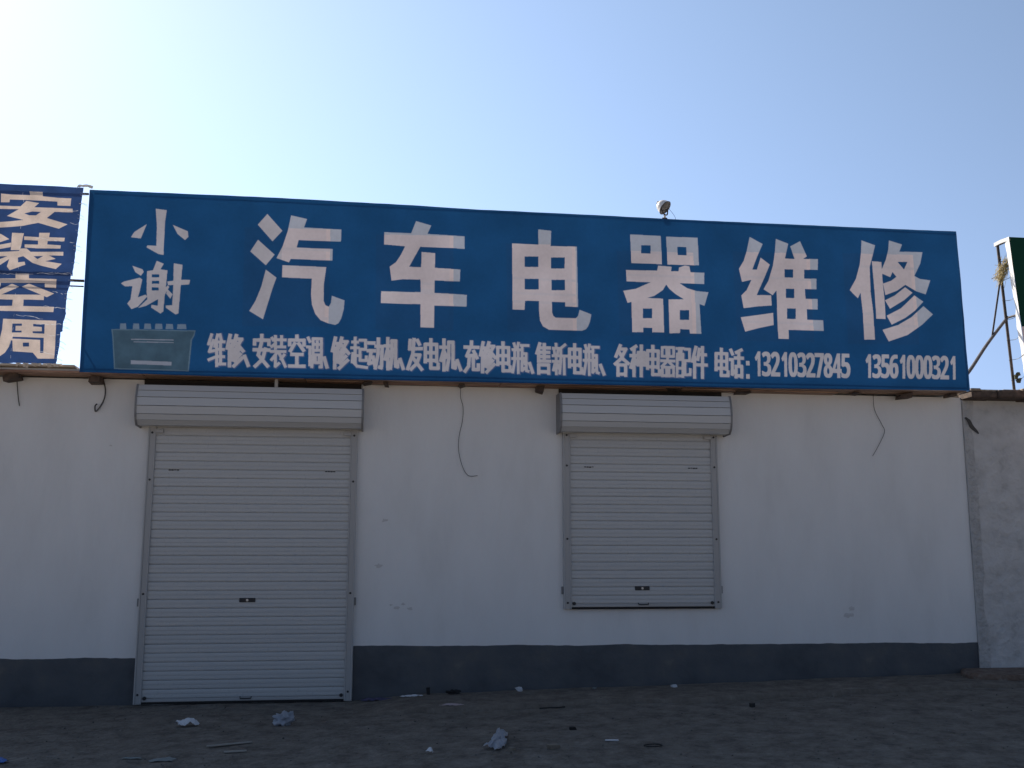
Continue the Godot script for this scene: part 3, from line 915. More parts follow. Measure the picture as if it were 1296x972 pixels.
func build_neighbour() -> void:
	var b := thing("neighbouring_building", "grey cement-rendered building with broken eave at the right edge", "building")
	var st := begin()
	box(st, Vector3(6.835, -0.3, -5.0), Vector3(15.0, 3.30, 0.022), 0.004)
	piece("wall", st.commit(), M.cement, b)
	# coarse render: a thick uneven corner strip
	var strip := sheet(6, 90, func(s: float, t: float) -> Vector3:
		var y := lerpf(3.29, 0.02, t)
		var w := 0.115 + relief.get_noise_2d(y * 30.0, 90.0) * 0.035
		return Vector3(6.832 + s * w, y, 0.026 + sin(s * PI) * 0.006 + relief.get_noise_2d(y * 60.0, s * 20.0) * 0.002))
	piece("corner_render", strip, M.cement_dark, b)
	# base course with rounded corner
	var foot := [Vector2(6.60, 0.0), Vector2(6.47, 0.26), Vector2(6.44, 0.44), Vector2(6.48, 0.57), Vector2(6.58, 0.66), Vector2(6.75, 0.71), Vector2(7.6, 0.74), Vector2(15.0, 0.80), Vector2(15.0, 0.0)]
	var ps := begin()
	for i in foot.size():
		var p: Vector2 = foot[i]
		var q: Vector2 = foot[(i + 1) % foot.size()]
		var mid := Vector2(8.0, 0.35)
		var pi := p.move_toward(mid, 0.025)
		var qi := q.move_toward(mid, 0.025)
		quad(ps, Vector3(p.x, -0.1, p.y), Vector3(q.x, -0.1, q.y), Vector3(q.x, 0.205, q.y), Vector3(p.x, 0.205, p.y))
		quad(ps, Vector3(p.x, 0.205, p.y), Vector3(q.x, 0.205, q.y), Vector3(qi.x, 0.235, qi.y), Vector3(pi.x, 0.235, pi.y))
		tri(ps, Vector3(pi.x, 0.235, pi.y), Vector3(qi.x, 0.235, qi.y), Vector3(8.0, 0.24, 0.35))
	piece("base_course", ps.commit(), M.brick, b)
	var eave := begin()
	rng.seed = 8
	var x := 6.825
	while x < 15.0:
		var l := rng.randf_range(0.18, 0.5)
		var y0 := 3.285 + rng.randf_range(-0.012, 0.012)
		box(eave, Vector3(x, y0, -0.05), Vector3(x + l + 0.002, 3.375 + rng.randf_range(-0.01, 0.015), 0.27 + rng.randf_range(-0.03, 0.03)), 0.015)
		x += l
	piece("eave", eave.commit(), M.dark_wood, b)
	var slab := begin()
	x = 6.815
	while x < 15.0:
		var l := rng.randf_range(0.10, 0.30)
		box(slab, Vector3(x, 3.372, -4.9), Vector3(x + l, 3.395 + rng.randf_range(-0.008, 0.022), 0.25 + rng.randf_range(-0.05, 0.05)), 0.008)
		x += l
	piece("roof_slab", slab.commit(), M.rubble, b)
	var flap := sheet(4, 16, func(s: float, t: float) -> Vector3:
		var w := 0.022 * sin(PI * clampf(t * 0.9 + 0.08, 0, 1)) + 0.004
		return Vector3(6.815 + 0.028 + t * 0.15 + (s - 0.5) * w * 1.4 + sin(t * 9.0) * 0.006, 3.085 - t * 0.19 + (s - 0.5) * w * 1.2, 0.036 + sin(t * 7.0) * 0.008 + s * 0.012))
	tag(piece("torn_strip", flap, M.strip), "short dark torn strip stuck on the grey cement wall under its eave", "scrap")


# ---------------------------------------------------------------- signs
func sign_edge(x: float, xs: Array, ys: Array) -> float:
	for i in xs.size() - 1:
		if x <= xs[i + 1] or i == xs.size() - 2:
			return lerpf(ys[i], ys[i + 1], smoothstep(0, 1, clampf((x - xs[i]) / (xs[i + 1] - xs[i]), 0, 1)))
	return ys[0]


func bar_between(parent: Node3D, called: String, a: Vector3, b: Vector3, r: float, m: Material, sides := 6) -> MeshInstance3D:
	return piece(called, tube_mesh([a, b], r, sides), m, parent)


func build_main_sign() -> void:
	var s := thing("shop_sign", "long blue banner sign with large pale Chinese characters and phone numbers above the shutters", "sign")
	var tops := [-3.044, -1.282, -0.019, 1.194, 2.171, 3.188, 4.664, 6.703]
	var topy := [5.282, 5.286, 5.274, 5.254, 5.250, 5.243, 5.242, 5.245]
	var lows := [-3.02, -1.2, 1.2, 3.94, 6.74]
	var lowy := [3.335, 3.322, 3.324, 3.326, 3.352]
	var wrap := 0.045
	var st := begin()
	st.set_smooth_group(0)
	var nx := 220
	var ny := 36
	var at := func(i: int, j: int) -> Array:
		var t := j / float(ny)
		var left := lerpf(-3.046, -3.022, t)
		var right := lerpf(6.703, 6.738, t)
		var back := 0.0
		var x: float
		if i < 4:
			x = left - 0.010 * sin(PI * 0.5 * (i / 4.0)) + 0.010
			back = (1.0 - i / 4.0) * 0.07
		elif i > nx - 4:
			x = right
			back = (i - (nx - 4)) / 4.0 * 0.07
		else:
			x = lerpf(left + 0.010, right, (i - 4) / float(nx - 8))
		var y: float = lerpf(sign_edge(x, tops, topy), sign_edge(x, lows, lowy), t)
		var slack := sin(PI * t) * 0.014 * sin(x * 2.2 + 0.6) + relief.get_noise_2d(x * 26.0, y * 9.0) * 0.010 * (0.35 + sin(PI * t)) + relief.get_noise_2d(x * 7.0 + y * 10.0, y * 30.0) * 0.006
		slack += 0.010 * exp(-pow((t - 0.03) / 0.03, 2.0)) * sin(x * 17.0 + sin(x * 5.0) * 2.0) * 0.6
		var p := Vector3(x, y, SIGN_DEPTH + slack - back)
		return [p, Vector2((x - SIGN_LEFT) / SIGN_WIDE, (SIGN_TOP - y) / SIGN_HIGH)]
	for j in ny:
		for i in nx:
			var q := [at.call(i, j), at.call(i + 1, j), at.call(i + 1, j + 1), at.call(i, j + 1)]
			for k in [0, 1, 2, 0, 2, 3]:
				st.set_uv(q[k][1])
				st.add_vertex(q[k][0])
	st.index()
	st.generate_normals()
	var ban := piece("banner", st.commit(), M.banner, s)
	ban.set_meta("label", "blue printed banner sheet with Chinese shop lettering")
	# steel frame behind the sheet
	for q in [[3.385, 3.40], [5.262, 5.228]]:
		bar_between(s, "frame_rail", Vector3(-3.0, q[0], 0.322), Vector3(6.68, q[1], 0.322), 0.008, M.rust)
	for x in [-3.018, 6.690]:
		bar_between(s, "frame_post", Vector3(x, 3.39, 0.310), Vector3(x, 5.22, 0.310), 0.008, M.rust)
		bar_between(s, "brace", Vector3(x, 3.62, 0.300), Vector3(x + 0.1, 3.40, -0.4), 0.008, M.rust)


func build_side_sign() -> void:
	var s := thing("torn_banner", "worn blue banner with beige Chinese characters and frayed edge at the far left", "sign")
	var edge := func(y: float, upper: bool) -> float:
		var x: float
		if upper:
			x = lerpf(-3.150, -3.104, clampf((y - 4.36) / 0.94, 0, 1))
		else:
			x = lerpf(-3.222, -3.168, clampf((y - 3.40) / 0.98, 0, 1)) - (0.022 if y < 3.75 else 0.0)
		return x + relief.get_noise_2d(y * 90.0, 11.0) * (0.004 if upper else 0.016) + relief.get_noise_2d(y * 320.0, 17.0) * 0.004
	for part in 2:
		var upper := part == 0
		var y_top := 5.305 if upper else 4.372
		var y_low := 4.345 if upper else 3.412
		var nx := 40
		var ny := 90
		var st := begin()
		st.set_smooth_group(0)
		var at := func(i: int, j: int) -> Array:
			var t := j / float(ny)
			var x := lerpf(-4.42, -3.12, i / float(nx))
			var y := lerpf(y_top - 0.012 * (x + 3.12) * 0.0, y_low, t)
			if j == 0 and not upper:
				y += relief.get_noise_2d(x * 60.0, 5.0) * 0.008
			if j == ny:
				y += relief.get_noise_2d(x * 80.0, 9.0) * (0.016 if not upper else 0.006)
			x = lerpf(-4.42, edge.call(y, upper), i / float(nx))
			var z := SIGN_DEPTH - 0.006 + relief.get_noise_2d(x * 20.0, y * 34.0) * 0.016 + relief.get_noise_2d(x * 60.0, y * 16.0) * 0.005 + (0.014 if not upper else 0.0)
			return [Vector3(x, y, z), Vector2((x - SIDE_LEFT) / SIDE_WIDE, (SIDE_TOP - y) / SIDE_HIGH)]
		for j in ny:
			for i in nx:
				var q := [at.call(i, j), at.call(i + 1, j), at.call(i + 1, j + 1), at.call(i, j + 1)]
				for k in [0, 1, 2, 0, 2, 3]:
					st.set_uv(q[k][1])
					st.add_vertex(q[k][0])
		st.index()
		st.generate_normals()
		piece("banner", st.commit(), M.side_banner, s)
	# frayed threads and rags
	rng.seed = 19
	for k in 26:
		var y := rng.randf_range(3.45, 5.25)
		var x: float = edge.call(y, y > 4.36)
		var l := rng.randf_range(0.02, 0.07)
		var pts := [Vector3(x - 0.02, y, 0.362), Vector3(x + l * 0.4, y - rng.randf_range(-0.006, 0.012), 0.365), Vector3(x + l, y - rng.randf_range(0.0, 0.03), 0.36)]
		piece("thread", tube_mesh(curve(pts, 3), 0.0016, 4), M.thread, s)
	for k in 16:
		var x := rng.randf_range(-4.0, -3.22)
		var w := rng.randf_range(0.03, 0.10)
		var drop := rng.randf_range(0.03, 0.075)
		var sd := rng.randf() * 90.0
		var rag := sheet(6, 3, func(a: float, t: float) -> Vector3:
			return Vector3(x + (a - 0.5) * w, 3.415 - t * drop * (0.6 + 0.5 * relief.get_noise_2d(a * 90.0, sd)), 0.368 + 0.012 * sin(a * 6.0 + sd)))
		piece("rag", rag, M.rag, s)
	var knot := sheet(10, 5, func(a: float, t: float) -> Vector3:
		return Vector3(-3.16 + a * 0.16, 5.318 + sin(a * PI) * 0.012 - t * 0.035 + relief.get_noise_2d(a * 120.0, t * 50.0) * 0.016, 0.37 + t * 0.02 + relief.get_noise_2d(a * 100.0, 8.0) * 0.02))
	piece("rag", knot, M.rag, s)
	for q in [[4.322, 0.016], [4.262, 0.009]]:
		bar_between(s, "frame_rail", Vector3(-4.6, q[0], 0.29), Vector3(-3.05, q[0] - 0.012, 0.29), q[1], M.rust)
	bar_between(s, "frame_rail", Vector3(-4.6, 5.25, 0.30), Vector3(-3.06, 5.25, 0.30), 0.014, M.rust)
	bar_between(s, "frame_post", Vector3(-4.3, 3.44, 0.27), Vector3(-4.3, 5.26, 0.27), 0.018, M.rust)
	piece("ledge_board", box_mesh(Vector3(-4.7, 3.385, 0.18), Vector3(-3.065, 3.408, 0.362), 0.004), M.pale_board, s)


func build_right_sign() -> void:
	var s := thing("green_sign", "dark green sign with white folded edge on a pipe frame at the far right", "sign")
	var edge := func(y: float) -> float: return lerpf(7.40, 7.335, clampf((y - 4.126) / 1.063, -1, 1))
	var face := sheet(12, 30, func(a: float, t: float) -> Vector3:
		var y := lerpf(5.19, 4.115, t)
		return Vector3(lerpf(edge.call(y), 10.4, a), y, 0.40 + relief.get_noise_2d(a * 80.0, y * 30.0) * 0.006))
	piece("green_panel", face, M.green, s)
	var low := sheet(12, 20, func(a: float, t: float) -> Vector3:
		var y := lerpf(4.115, 3.42, t)
		return Vector3(lerpf(edge.call(y), 10.4, a), y, 0.40 + relief.get_noise_2d(a * 80.0, y * 30.0) * 0.006))
	piece("pink_panel", low, M.pale_pink, s)
	var fold := sheet(5, 50, func(a: float, t: float) -> Vector3:
		var y := lerpf(5.195, 3.42, t)
		return Vector3(edge.call(y) - 0.002 + a * 0.008 + relief.get_noise_2d(y * 40.0, 3.0) * 0.008, y, 0.40 - a * (0.080 + relief.get_noise_2d(y * 50.0, 30.0) * 0.03)))
	piece("folded_edge", fold, M.white_cloth, s)
	var cap := sheet(8, 4, func(a: float, t: float) -> Vector3:
		return Vector3(lerpf(7.345, 7.312, a), 5.19 + sin(a * 3.0) * 0.012 - t * t * 0.045, lerpf(0.40, 0.13, a) + t * 0.004))
	piece("folded_edge", cap, M.white_cloth, s)
	bar_between(s, "frame_post", Vector3(7.347, 5.20, 0.15), Vector3(7.42, 3.40, 0.15), 0.017, M.rust, 8)
	bar_between(s, "frame_rail", Vector3(7.34, 5.16, 0.13), Vector3(7.36, 5.16, 0.39), 0.013, M.rust)
	bar_between(s, "frame_rail", Vector3(7.39, 4.27, 0.13), Vector3(7.42, 4.27, 0.38), 0.014, M.rust)
	bar_between(s, "frame_rail", Vector3(7.36, 5.14, 0.37), Vector3(10.4, 5.14, 0.37), 0.016, M.rust)
	piece("brace", tube_mesh(curve([Vector3(6.70, 3.43, 0.15), Vector3(6.884, 3.635, 0.15), Vector3(7.12, 3.95, 0.155), Vector3(7.41, 4.285, 0.15)], 5), 0.022, 8, 0.018), M.rust_pipe, s)
	bar_between(s, "brace", Vector3(7.190, 4.04, 0.15), Vector3(7.358, 4.80, 0.16), 0.011, M.rust)
	for k in 7:
		var y := 3.52 + k * 0.24
		var x0 := lerpf(7.415, 7.35, (y - 3.4) / 1.8)
		piece("tie_wire", tube_mesh(curve([Vector3(x0 - 0.02, y, 0.15), Vector3(x0 + 0.03, y + 0.02 * sin(k * 3.0), 0.25), Vector3(x0 + 0.02, y + 0.03, 0.37)], 4), 0.003, 4), M.dark_metal, s)
	rng.seed = 40
	for k in 5:
		var o := piece("tie_wire", lump(60 + k, Vector3(0.05, 0.04, 0.04)), M.weed, s)
		o.position = Vector3(7.44 + rng.randf_range(-0.03, 0.03), 3.50 + k * 0.022, 0.2)
	# straw caught on the post
	var straw := thing("straw_bundle", "tuft of yellow straw tied to the pipe post beside the green sign", "straw")
	rng.seed = 4
	var st := begin()
	for k in 240:
		var t := rng.randf()
		var a := Vector3(7.318, 4.735, 0.19).lerp(Vector3(7.425, 4.965, 0.19), t)
		var r := Vector3(rng.randfn(), rng.randfn(), rng.randfn()) * 0.022
		var d := (Vector3(0.42, 0.9, 0) + Vector3(rng.randfn(), rng.randfn(), rng.randfn()) * 0.38).normalized() * rng.randf_range(0.03, 0.08)
		tube(st, [a + r - d, a + r * 1.1, a + r * 1.2 + d + Vector3(rng.randfn(), rng.randfn(), 0) * 0.008], 0.0032, 3, 0.0012)
	for k in 5:
		tube(st, [Vector3(7.33, 4.74, 0.19), Vector3(7.26, 4.738 + k * 0.008, 0.19), Vector3(7.21, 4.745 - k * 0.006, 0.19)], 0.0025, 3, 0.001)
	piece("stalks", st.commit(), M.straw, straw)
	var band := begin()
	tube(band, curve([Vector3(7.33, 4.84, 0.13), Vector3(7.41, 4.83, 0.16), Vector3(7.40, 4.845, 0.225), Vector3(7.32, 4.85, 0.22), Vector3(7.33, 4.84, 0.13)], 5), 0.005, 5)
	piece("tie", band.commit(), M.straw, straw)


func build_lamp() -> void:
	var o := thing("flood_lamp", "small pale domed lamp on a bracket on top of the blue banner", "lamp", Vector3(3.19, 5.235, 0.31))
	var head := Node3D.new()
	head.name = "head"
	o.add_child(head)
	head.position = Vector3(0.0, 0.158, 0.0)
	head.basis = Basis.looking_at(Vector3(0.57, -0.66, 0.47).normalized(), Vector3.UP)     # -z looks out of the window
	var lathe := func(profile: Array) -> ArrayMesh:      # (radius, z) pairs turned about z
		var n := 22
		return sheet(n, profile.size() - 1, func(a: float, t: float) -> Vector3:
			var p: Vector2 = profile[roundi(t * (profile.size() - 1))]
			return Vector3(cos(a * TAU) * p.x, sin(a * TAU) * p.x, p.y))
	piece("shade", lathe.call([Vector2(0.001, 0.088), Vector2(0.022, 0.086), Vector2(0.044, 0.076), Vector2(0.062, 0.056), Vector2(0.074, 0.030), Vector2(0.080, 0.0), Vector2(0.085, -0.010)]), M.lamp_body, head)
	piece("rim", lathe.call([Vector2(0.085, -0.010), Vector2(0.088, -0.016), Vector2(0.082, -0.022), Vector2(0.072, -0.014)]), M.lamp_rim, head)
	piece("window", lathe.call([Vector2(0.074, -0.012), Vector2(0.05, -0.017), Vector2(0.024, -0.019), Vector2(0.001, -0.020)]), M.lamp_glass, head)
	piece("cap", lathe.call([Vector2(0.020, 0.080), Vector2(0.020, 0.104), Vector2(0.012, 0.110), Vector2(0.001, 0.110)]), M.lamp_rim, head)
	piece("bracket", tube_mesh(curve([Vector3(-0.050, 0.150, 0.05), Vector3(-0.030, 0.085, 0.035), Vector3(0.004, 0.066, 0.01), Vector3(0.045, 0.085, -0.035), Vector3(0.055, 0.150, -0.05)], 4), 0.008, 6), M.rust, o)
	piece("stem", tube_mesh([Vector3(0.004, -0.03, 0), Vector3(0.004, 0.072, 0)], 0.013, 8), M.lamp_body, o)
	piece("clamp", box_mesh(Vector3(-0.030, -0.03, -0.022), Vector3(0.030, 0.030, 0.022), 0.006), M.rust, o)
	piece("cord", tube_mesh(curve([Vector3(0.06, 0.150, -0.02), Vector3(0.095, 0.10, -0.01), Vector3(0.125, 0.045, 0.0), Vector3(0.135, -0.03, 0.0)], 5), 0.0022, 5), M.dark_metal, o)


# ---------------------------------------------------------------- wires and litter
func wire(label: String, pts: Array, r: float) -> void:
	tag(piece("hanging_wire", tube_mesh(curve(pts, 8), r, 6), M.wire), label, "wire", "wires hanging on the wall")


func crumpled(nx: int, ny: int, size: Vector2, high: float, sd: float, taper := 0.0) -> ArrayMesh:      # a thin sheet, creased and curled
	nx *= 2
	ny *= 2
	return sheet(nx, ny, func(a: float, t: float) -> Vector3:
		var w := size.x * (1.0 - taper * t) * (1.0 + 0.22 * relief.get_noise_2d(t * 46.0, sd))
		var p := Vector2((a - 0.5) * w, (t - 0.5) * size.y)
		var crease := (folds.get_noise_2d(p.x * 17.0 + sd, p.y * 17.0) + 1.0) * 0.9 + (folds.get_noise_2d(p.x * 40.0, p.y * 40.0 + sd) + 1.0) * 0.3
		var belly := (1.0 - pow(absf(2.0 * a - 1.0), 2.5)) * (1.0 - pow(absf(2.0 * t - 1.0), 4.0))
		var y := high * (crease * 0.9 + belly * 0.55)
		return Vector3(p.x + relief.get_noise_2d(sd, t * 34.0) * size.x * 0.22, maxf(y, 0.003), p.y + relief.get_noise_2d(a * 46.0, sd + 30.0) * size.y * 0.10))


func balled(size: Vector3, sd: float) -> ArrayMesh:          # a crumpled closed lump of film
	return sheet(44, 26, func(a: float, t: float) -> Vector3:
		var d := Vector3(sin(t * PI) * cos(-a * TAU), cos(t * PI), sin(t * PI) * sin(-a * TAU))
		var k := 0.85 + 0.7 * relief.get_noise_3d(d.x * 24.0 + sd, d.y * 24.0, d.z * 24.0) + 0.65 * (folds.get_noise_3d(d.x * 1.6 + sd, d.y * 1.6, d.z * 1.6) + 0.5) + 0.28 * folds.get_noise_3d(d.x * 4.0, d.y * 4.0 + sd, d.z * 4.0)
		var p := d * size * 0.5 * k
		return Vector3(p.x, maxf(p.y + size.y * 0.30, 0.0), p.z))


func litter(called: String, label: String, category: String, mesh: Mesh, m: Material, x: float, z: float, turn := 0.0, up := 0.001) -> void:
	var lifted := up + (0.026 if z < 0.98 and x > 0.2 else 0.0)
	var o := piece(called, mesh, m)
	o.position = on_ground(x, z, lifted)
	o.rotation.y = turn
	tag(o, label, category, "litter on the ground")


func build_litter() -> void:
	litter("plastic_bag", "crumpled whitish plastic bag lying before the tall roller shutter", "bag", balled(Vector3(0.22, 0.17, 0.16), 3.0), M.film, -0.76, 1.42, 0.4)
	litter("crumpled_paper", "small crumpled white paper scrap on the ground left of the plastic bag", "paper", crumpled(14, 10, Vector2(0.18, 0.10), 0.06, 12.0), M.paper, -1.60, 1.42, 0.2)
	litter("film_sheet", "long crushed clear plastic wrapper lying in the foreground", "wrapper", crumpled(16, 40, Vector2(0.15, 0.72), 0.050, 44.0, 0.40), M.film, 1.04, 2.60, PI - 0.26)
	for q in [["longest pale wooden slat lying slanted in the left foreground", -1.10, 2.42, 0.36, 0.040, 0.42], ["short pale wooden slat just in front of the longest slat", -1.02, 2.70, 0.17, 0.045, 0.18]]:
		var st := begin()
		box(st, Vector3(-q[3] / 2, 0, -q[4] / 2), Vector3(q[3] / 2, 0.010, q[4] / 2), 0.003)
		litter("wooden_slat", q[0], "slat", st.commit(), M.slat_wood, q[1], q[2], q[5], 0.006)
	litter("cardboard_scrap", "flat grey-green cardboard scrap near the lower left edge of the ground", "cardboard", crumpled(10, 6, Vector2(0.17, 0.12), 0.012, 60.0), M.card, -1.52, 2.90, 0.1)
	litter("paper_strip", "narrow torn strip beside the grey-green cardboard scrap", "paper", crumpled(10, 4, Vector2(0.14, 0.035), 0.012, 71.0), M.card, -1.76, 2.86, -0.1)
	litter("blue_scrap", "bit of bright blue plastic at the lower left corner", "plastic", crumpled(8, 6, Vector2(0.09, 0.12), 0.03, 81.0), M.blue_plastic, -2.66, 2.92, 0.6)
	litter("purple_sheet", "flattened dull purple wrapper against the foot of the wall", "wrapper", crumpled(24, 6, Vector2(0.34, 0.11), 0.025, 90.0), M.purple, 0.10, 0.12, 0.0)
	litter("white_strip", "thin white strip beside the purple wrapper at the foot of the wall", "paper", crumpled(14, 4, Vector2(0.22, 0.05), 0.02, 17.0), M.paper, 0.42, 0.16, 0.06)
	litter("black_rag", "crumpled black rag at the foot of the wall", "rag", balled(Vector3(0.17, 0.07, 0.09), 8.0), M.rubber, 0.86, 0.10, 0.2)
	litter("dark_stub", "short dark stub standing at the foot of the wall beside the black rag", "stub", lump(31, Vector3(0.045, 0.11, 0.05)), M.rubber, 0.60, 0.10, 0.2, 0.04)
	litter("paper_ball", "small bright white paper ball at the foot of the wall between the two shutters", "paper", balled(Vector3(0.075, 0.075, 0.06), 21.0), M.paper, 1.56, 0.10, 0.0)
	litter("pink_wrapper", "small pinkish wrapper on the ground in front of the black rag", "wrapper", crumpled(14, 5, Vector2(0.20, 0.05), 0.02, 33.0), M.pink, 0.80, 0.84, 0.12)
	litter("paper_chip", "small white triangular paper chip in the foreground left of the long wrapper", "paper", crumpled(6, 6, Vector2(0.055, 0.08), 0.04, 52.0, 0.7), M.paper, 0.47, 2.96, 0.3)
	litter("white_stick", "short white stick lying in the foreground right of the long wrapper", "stick", box_mesh(Vector3(-0.055, 0, -0.012), Vector3(0.055, 0.012, 0.012), 0.004), M.paper, 1.94, 2.74, -0.12, 0.004)
	litter("tan_clod", "tan clod lying in the foreground right of the long wrapper", "clod", lump(77, Vector3(0.10, 0.05, 0.08)), M.clod, 1.42, 2.96, 0.3, 0.012)
	litter("grey_stone", "small grey stone just right of the long clear wrapper", "stone", lump(78, Vector3(0.06, 0.04, 0.05)), M.clod, 1.10, 2.98, 0.9, 0.012)
	litter("white_pebble", "white pebble at the foot of the wall below the window shutter", "stone", lump(79, Vector3(0.07, 0.045, 0.05)), M.paper, 3.22, 0.16, 0.2, 0.014)
	litter("pale_pebble", "tiny pale pebble at the foot of the wall left of the window shutter", "stone", lump(80, Vector3(0.045, 0.035, 0.04)), M.card, 2.36, 0.12, 0.2, 0.012)
	litter("bent_twig", "dark bent twig on the ground below the window shutter", "twig", tube_mesh(curve([Vector3(-0.12, 0.012, 0), Vector3(-0.03, 0.018, 0.02), Vector3(0.05, 0.012, -0.01), Vector3(0.13, 0.02, 0.015)], 4), 0.007, 5), M.rubber, 1.72, 1.16, 0.1, 0.002)
	litter("dark_clod", "small dark clod in the foreground below the window shutter's left rail", "clod", lump(81, Vector3(0.07, 0.04, 0.06)), M.rubber, 1.72, 2.20, 0.1, 0.012)
	litter("black_chip", "small black chip on the ground below the window shutter's right rail", "chip", lump(82, Vector3(0.06, 0.05, 0.05)), M.rubber, 3.62, 1.40, 0.4, 0.016)
	var ring := []
	for k in 13:
		ring.append(Vector3(cos(TAU * k / 12.0) * 0.075, 0.008, sin(TAU * k / 12.0) * 0.055))
	litter("wire_loop", "dark wire loop lying in the foreground right of the white stick", "wire", tube_mesh(ring, 0.005, 5), M.rubber, 2.22, 2.96, 0.2, 0.002)


# ---------------------------------------------------------------- materials
func build_materials() -> void:
	var m := mat("plaster", Color.WHITE, 0.92)
	m.albedo_texture = noise_tex(21, 0.004, 6, [[0.0, lin(0.70, 0.695, 0.685)], [0.36, lin(0.742, 0.738, 0.73)], [0.6, lin(0.758, 0.755, 0.748)], [1.0, lin(0.78, 0.777, 0.77)]], 1024)
	m.heightmap_enabled = true
	m.heightmap_texture = noise_tex(22, 0.012, 6, [], 1024)
	m.heightmap_scale = 0.7
	triplanar(m, 3.1)
	m.uv1_scale = Vector3(0.36, 0.13, 0.36)
	m = mat("dado", Color.WHITE, 0.75)
	m.albedo_texture = noise_tex(23, 0.006, 5, [[0.0, lin(0.060, 0.066, 0.076)], [0.50, lin(0.086, 0.094, 0.104)], [0.72, lin(0.097, 0.103, 0.110)], [0.86, lin(0.108, 0.110, 0.112)], [1.0, lin(0.14, 0.136, 0.13)]], 512)
	m.heightmap_enabled = true
	m.heightmap_texture = M.plaster.heightmap_texture
	m.heightmap_scale = 0.8
	triplanar(m, 2.3)
	m = mat("cement", Color.WHITE, 0.95)
	m.albedo_texture = noise_tex(24, 0.005, 6, [[0.0, lin(0.38, 0.375, 0.37)], [0.35, lin(0.51, 0.50, 0.49)], [0.65, lin(0.555, 0.545, 0.535)], [1.0, lin(0.60, 0.59, 0.58)]], 1024)
	m.heightmap_enabled = true
	m.heightmap_texture = noise_tex(25, 0.02, 6, [], 512)
	m.heightmap_scale = 2.0
	triplanar(m, 1.9)
	m = mat("cement_dark", lin(0.84, 0.84, 0.84), 0.95)
	m.albedo_texture = M.cement.albedo_texture
	m.heightmap_enabled = true
	m.heightmap_texture = M.cement.heightmap_texture
	m.heightmap_scale = 2.0
	triplanar(m, 0.8)
	m = mat("brick", Color.WHITE, 0.95)
	m.albedo_texture = noise_tex(26, 0.015, 5, [[0.0, lin(0.09, 0.06, 0.045)], [0.45, lin(0.17, 0.115, 0.085)], [0.7, lin(0.20, 0.155, 0.125)], [1.0, lin(0.27, 0.24, 0.20)]], 512)
	m.heightmap_enabled = true
	m.heightmap_texture = M.cement.heightmap_texture
	m.heightmap_scale = 2.0
	triplanar(m, 0.9)
	m = mat("dirt", Color.WHITE, 1.0)
	m.albedo_texture = noise_tex(27, 0.006, 8, [[0.0, lin(0.052, 0.043, 0.034)], [0.34, lin(0.110, 0.093, 0.076)], [0.52, lin(0.150, 0.130, 0.108)], [0.70, lin(0.178, 0.156, 0.131)], [1.0, lin(0.28, 0.25, 0.215)]], 2048, 0.78)
	m.heightmap_enabled = true
	m.heightmap_texture = noise_tex(28, 0.05, 5, [], 1024)
	m.heightmap_scale = 1.6
	triplanar(m, 4.3)
	m = mat("apron", Color.WHITE, 1.0)
	m.albedo_texture = noise_tex(29, 0.008, 7, [[0.0, lin(0.07, 0.056, 0.044)], [0.38, lin(0.135, 0.113, 0.092)], [0.62, lin(0.178, 0.152, 0.126)], [1.0, lin(0.28, 0.25, 0.21)]], 1024, 0.78)
	m.heightmap_enabled = true
	m.heightmap_texture = M.dirt.heightmap_texture
	m.heightmap_scale = 1.6
	triplanar(m, 2.6)
	m = mat("bounce_road", Color.WHITE, 0.95)
	m.albedo_texture = noise_tex(30, 0.01, 5, [[0.0, lin(0.42, 0.36, 0.285)], [1.0, lin(0.56, 0.485, 0.395)]], 512)
	triplanar(m, 7.0)
	mat("scuff", lin(0.60, 0.585, 0.57), 0.95)
	mat("grit", Color.WHITE, 0.95).vertex_color_use_as_albedo = true
	for k in 4:
		var t: float = [0.500, 0.508, 0.492, 0.503][k]
		m = mat("slat_%d" % k, lin(t, t * 1.005, t * 1.0), 0.48)
		m.roughness_texture = M.cement.heightmap_texture
		m.roughness = 0.95
		triplanar(m, 0.7)
	for k in 2:
		m = mat("hood_%d" % k, lin(0.50 + 0.02 * k, 0.505 + 0.02 * k, 0.51 + 0.02 * k), 0.42)
	mat("rail", lin(0.42, 0.415, 0.41), 0.5)
	mat("plate", lin(0.20, 0.20, 0.205), 0.5)
	mat("dark_metal", lin(0.022, 0.022, 0.024), 0.55)
	mat("rubber", lin(0.018, 0.017, 0.017), 0.85)
	mat("strip", lin(0.075, 0.072, 0.07), 0.9)
	mat("steel", lin(0.45, 0.45, 0.45), 0.35, 0.8)
	mat("lamp_body", lin(0.68, 0.64, 0.59), 0.5)
	mat("lamp_rim", lin(0.10, 0.085, 0.075), 0.5)
	m = mat("lamp_glass", lin(0.06, 0.065, 0.07), 0.08)
	m = mat("rust", Color.WHITE, 0.8)
	m.albedo_texture = noise_tex(31, 0.03, 5, [[0.0, lin(0.030, 0.026, 0.025)], [0.5, lin(0.065, 0.056, 0.053)], [0.8, lin(0.10, 0.07, 0.052)], [1.0, lin(0.14, 0.13, 0.13)]], 256)
	triplanar(m, 0.5)
	m = mat("rust_pipe", Color.WHITE, 0.75)
	m.albedo_texture = noise_tex(32, 0.03, 5, [[0.0, lin(0.06, 0.05, 0.05)], [0.5, lin(0.13, 0.12, 0.12)], [1.0, lin(0.20, 0.18, 0.175)]], 256)
	triplanar(m, 0.5)
	m = mat("roof", Color.WHITE, 0.95)
	m.albedo_texture = M.cement.albedo_texture
	triplanar(m, 2.0)
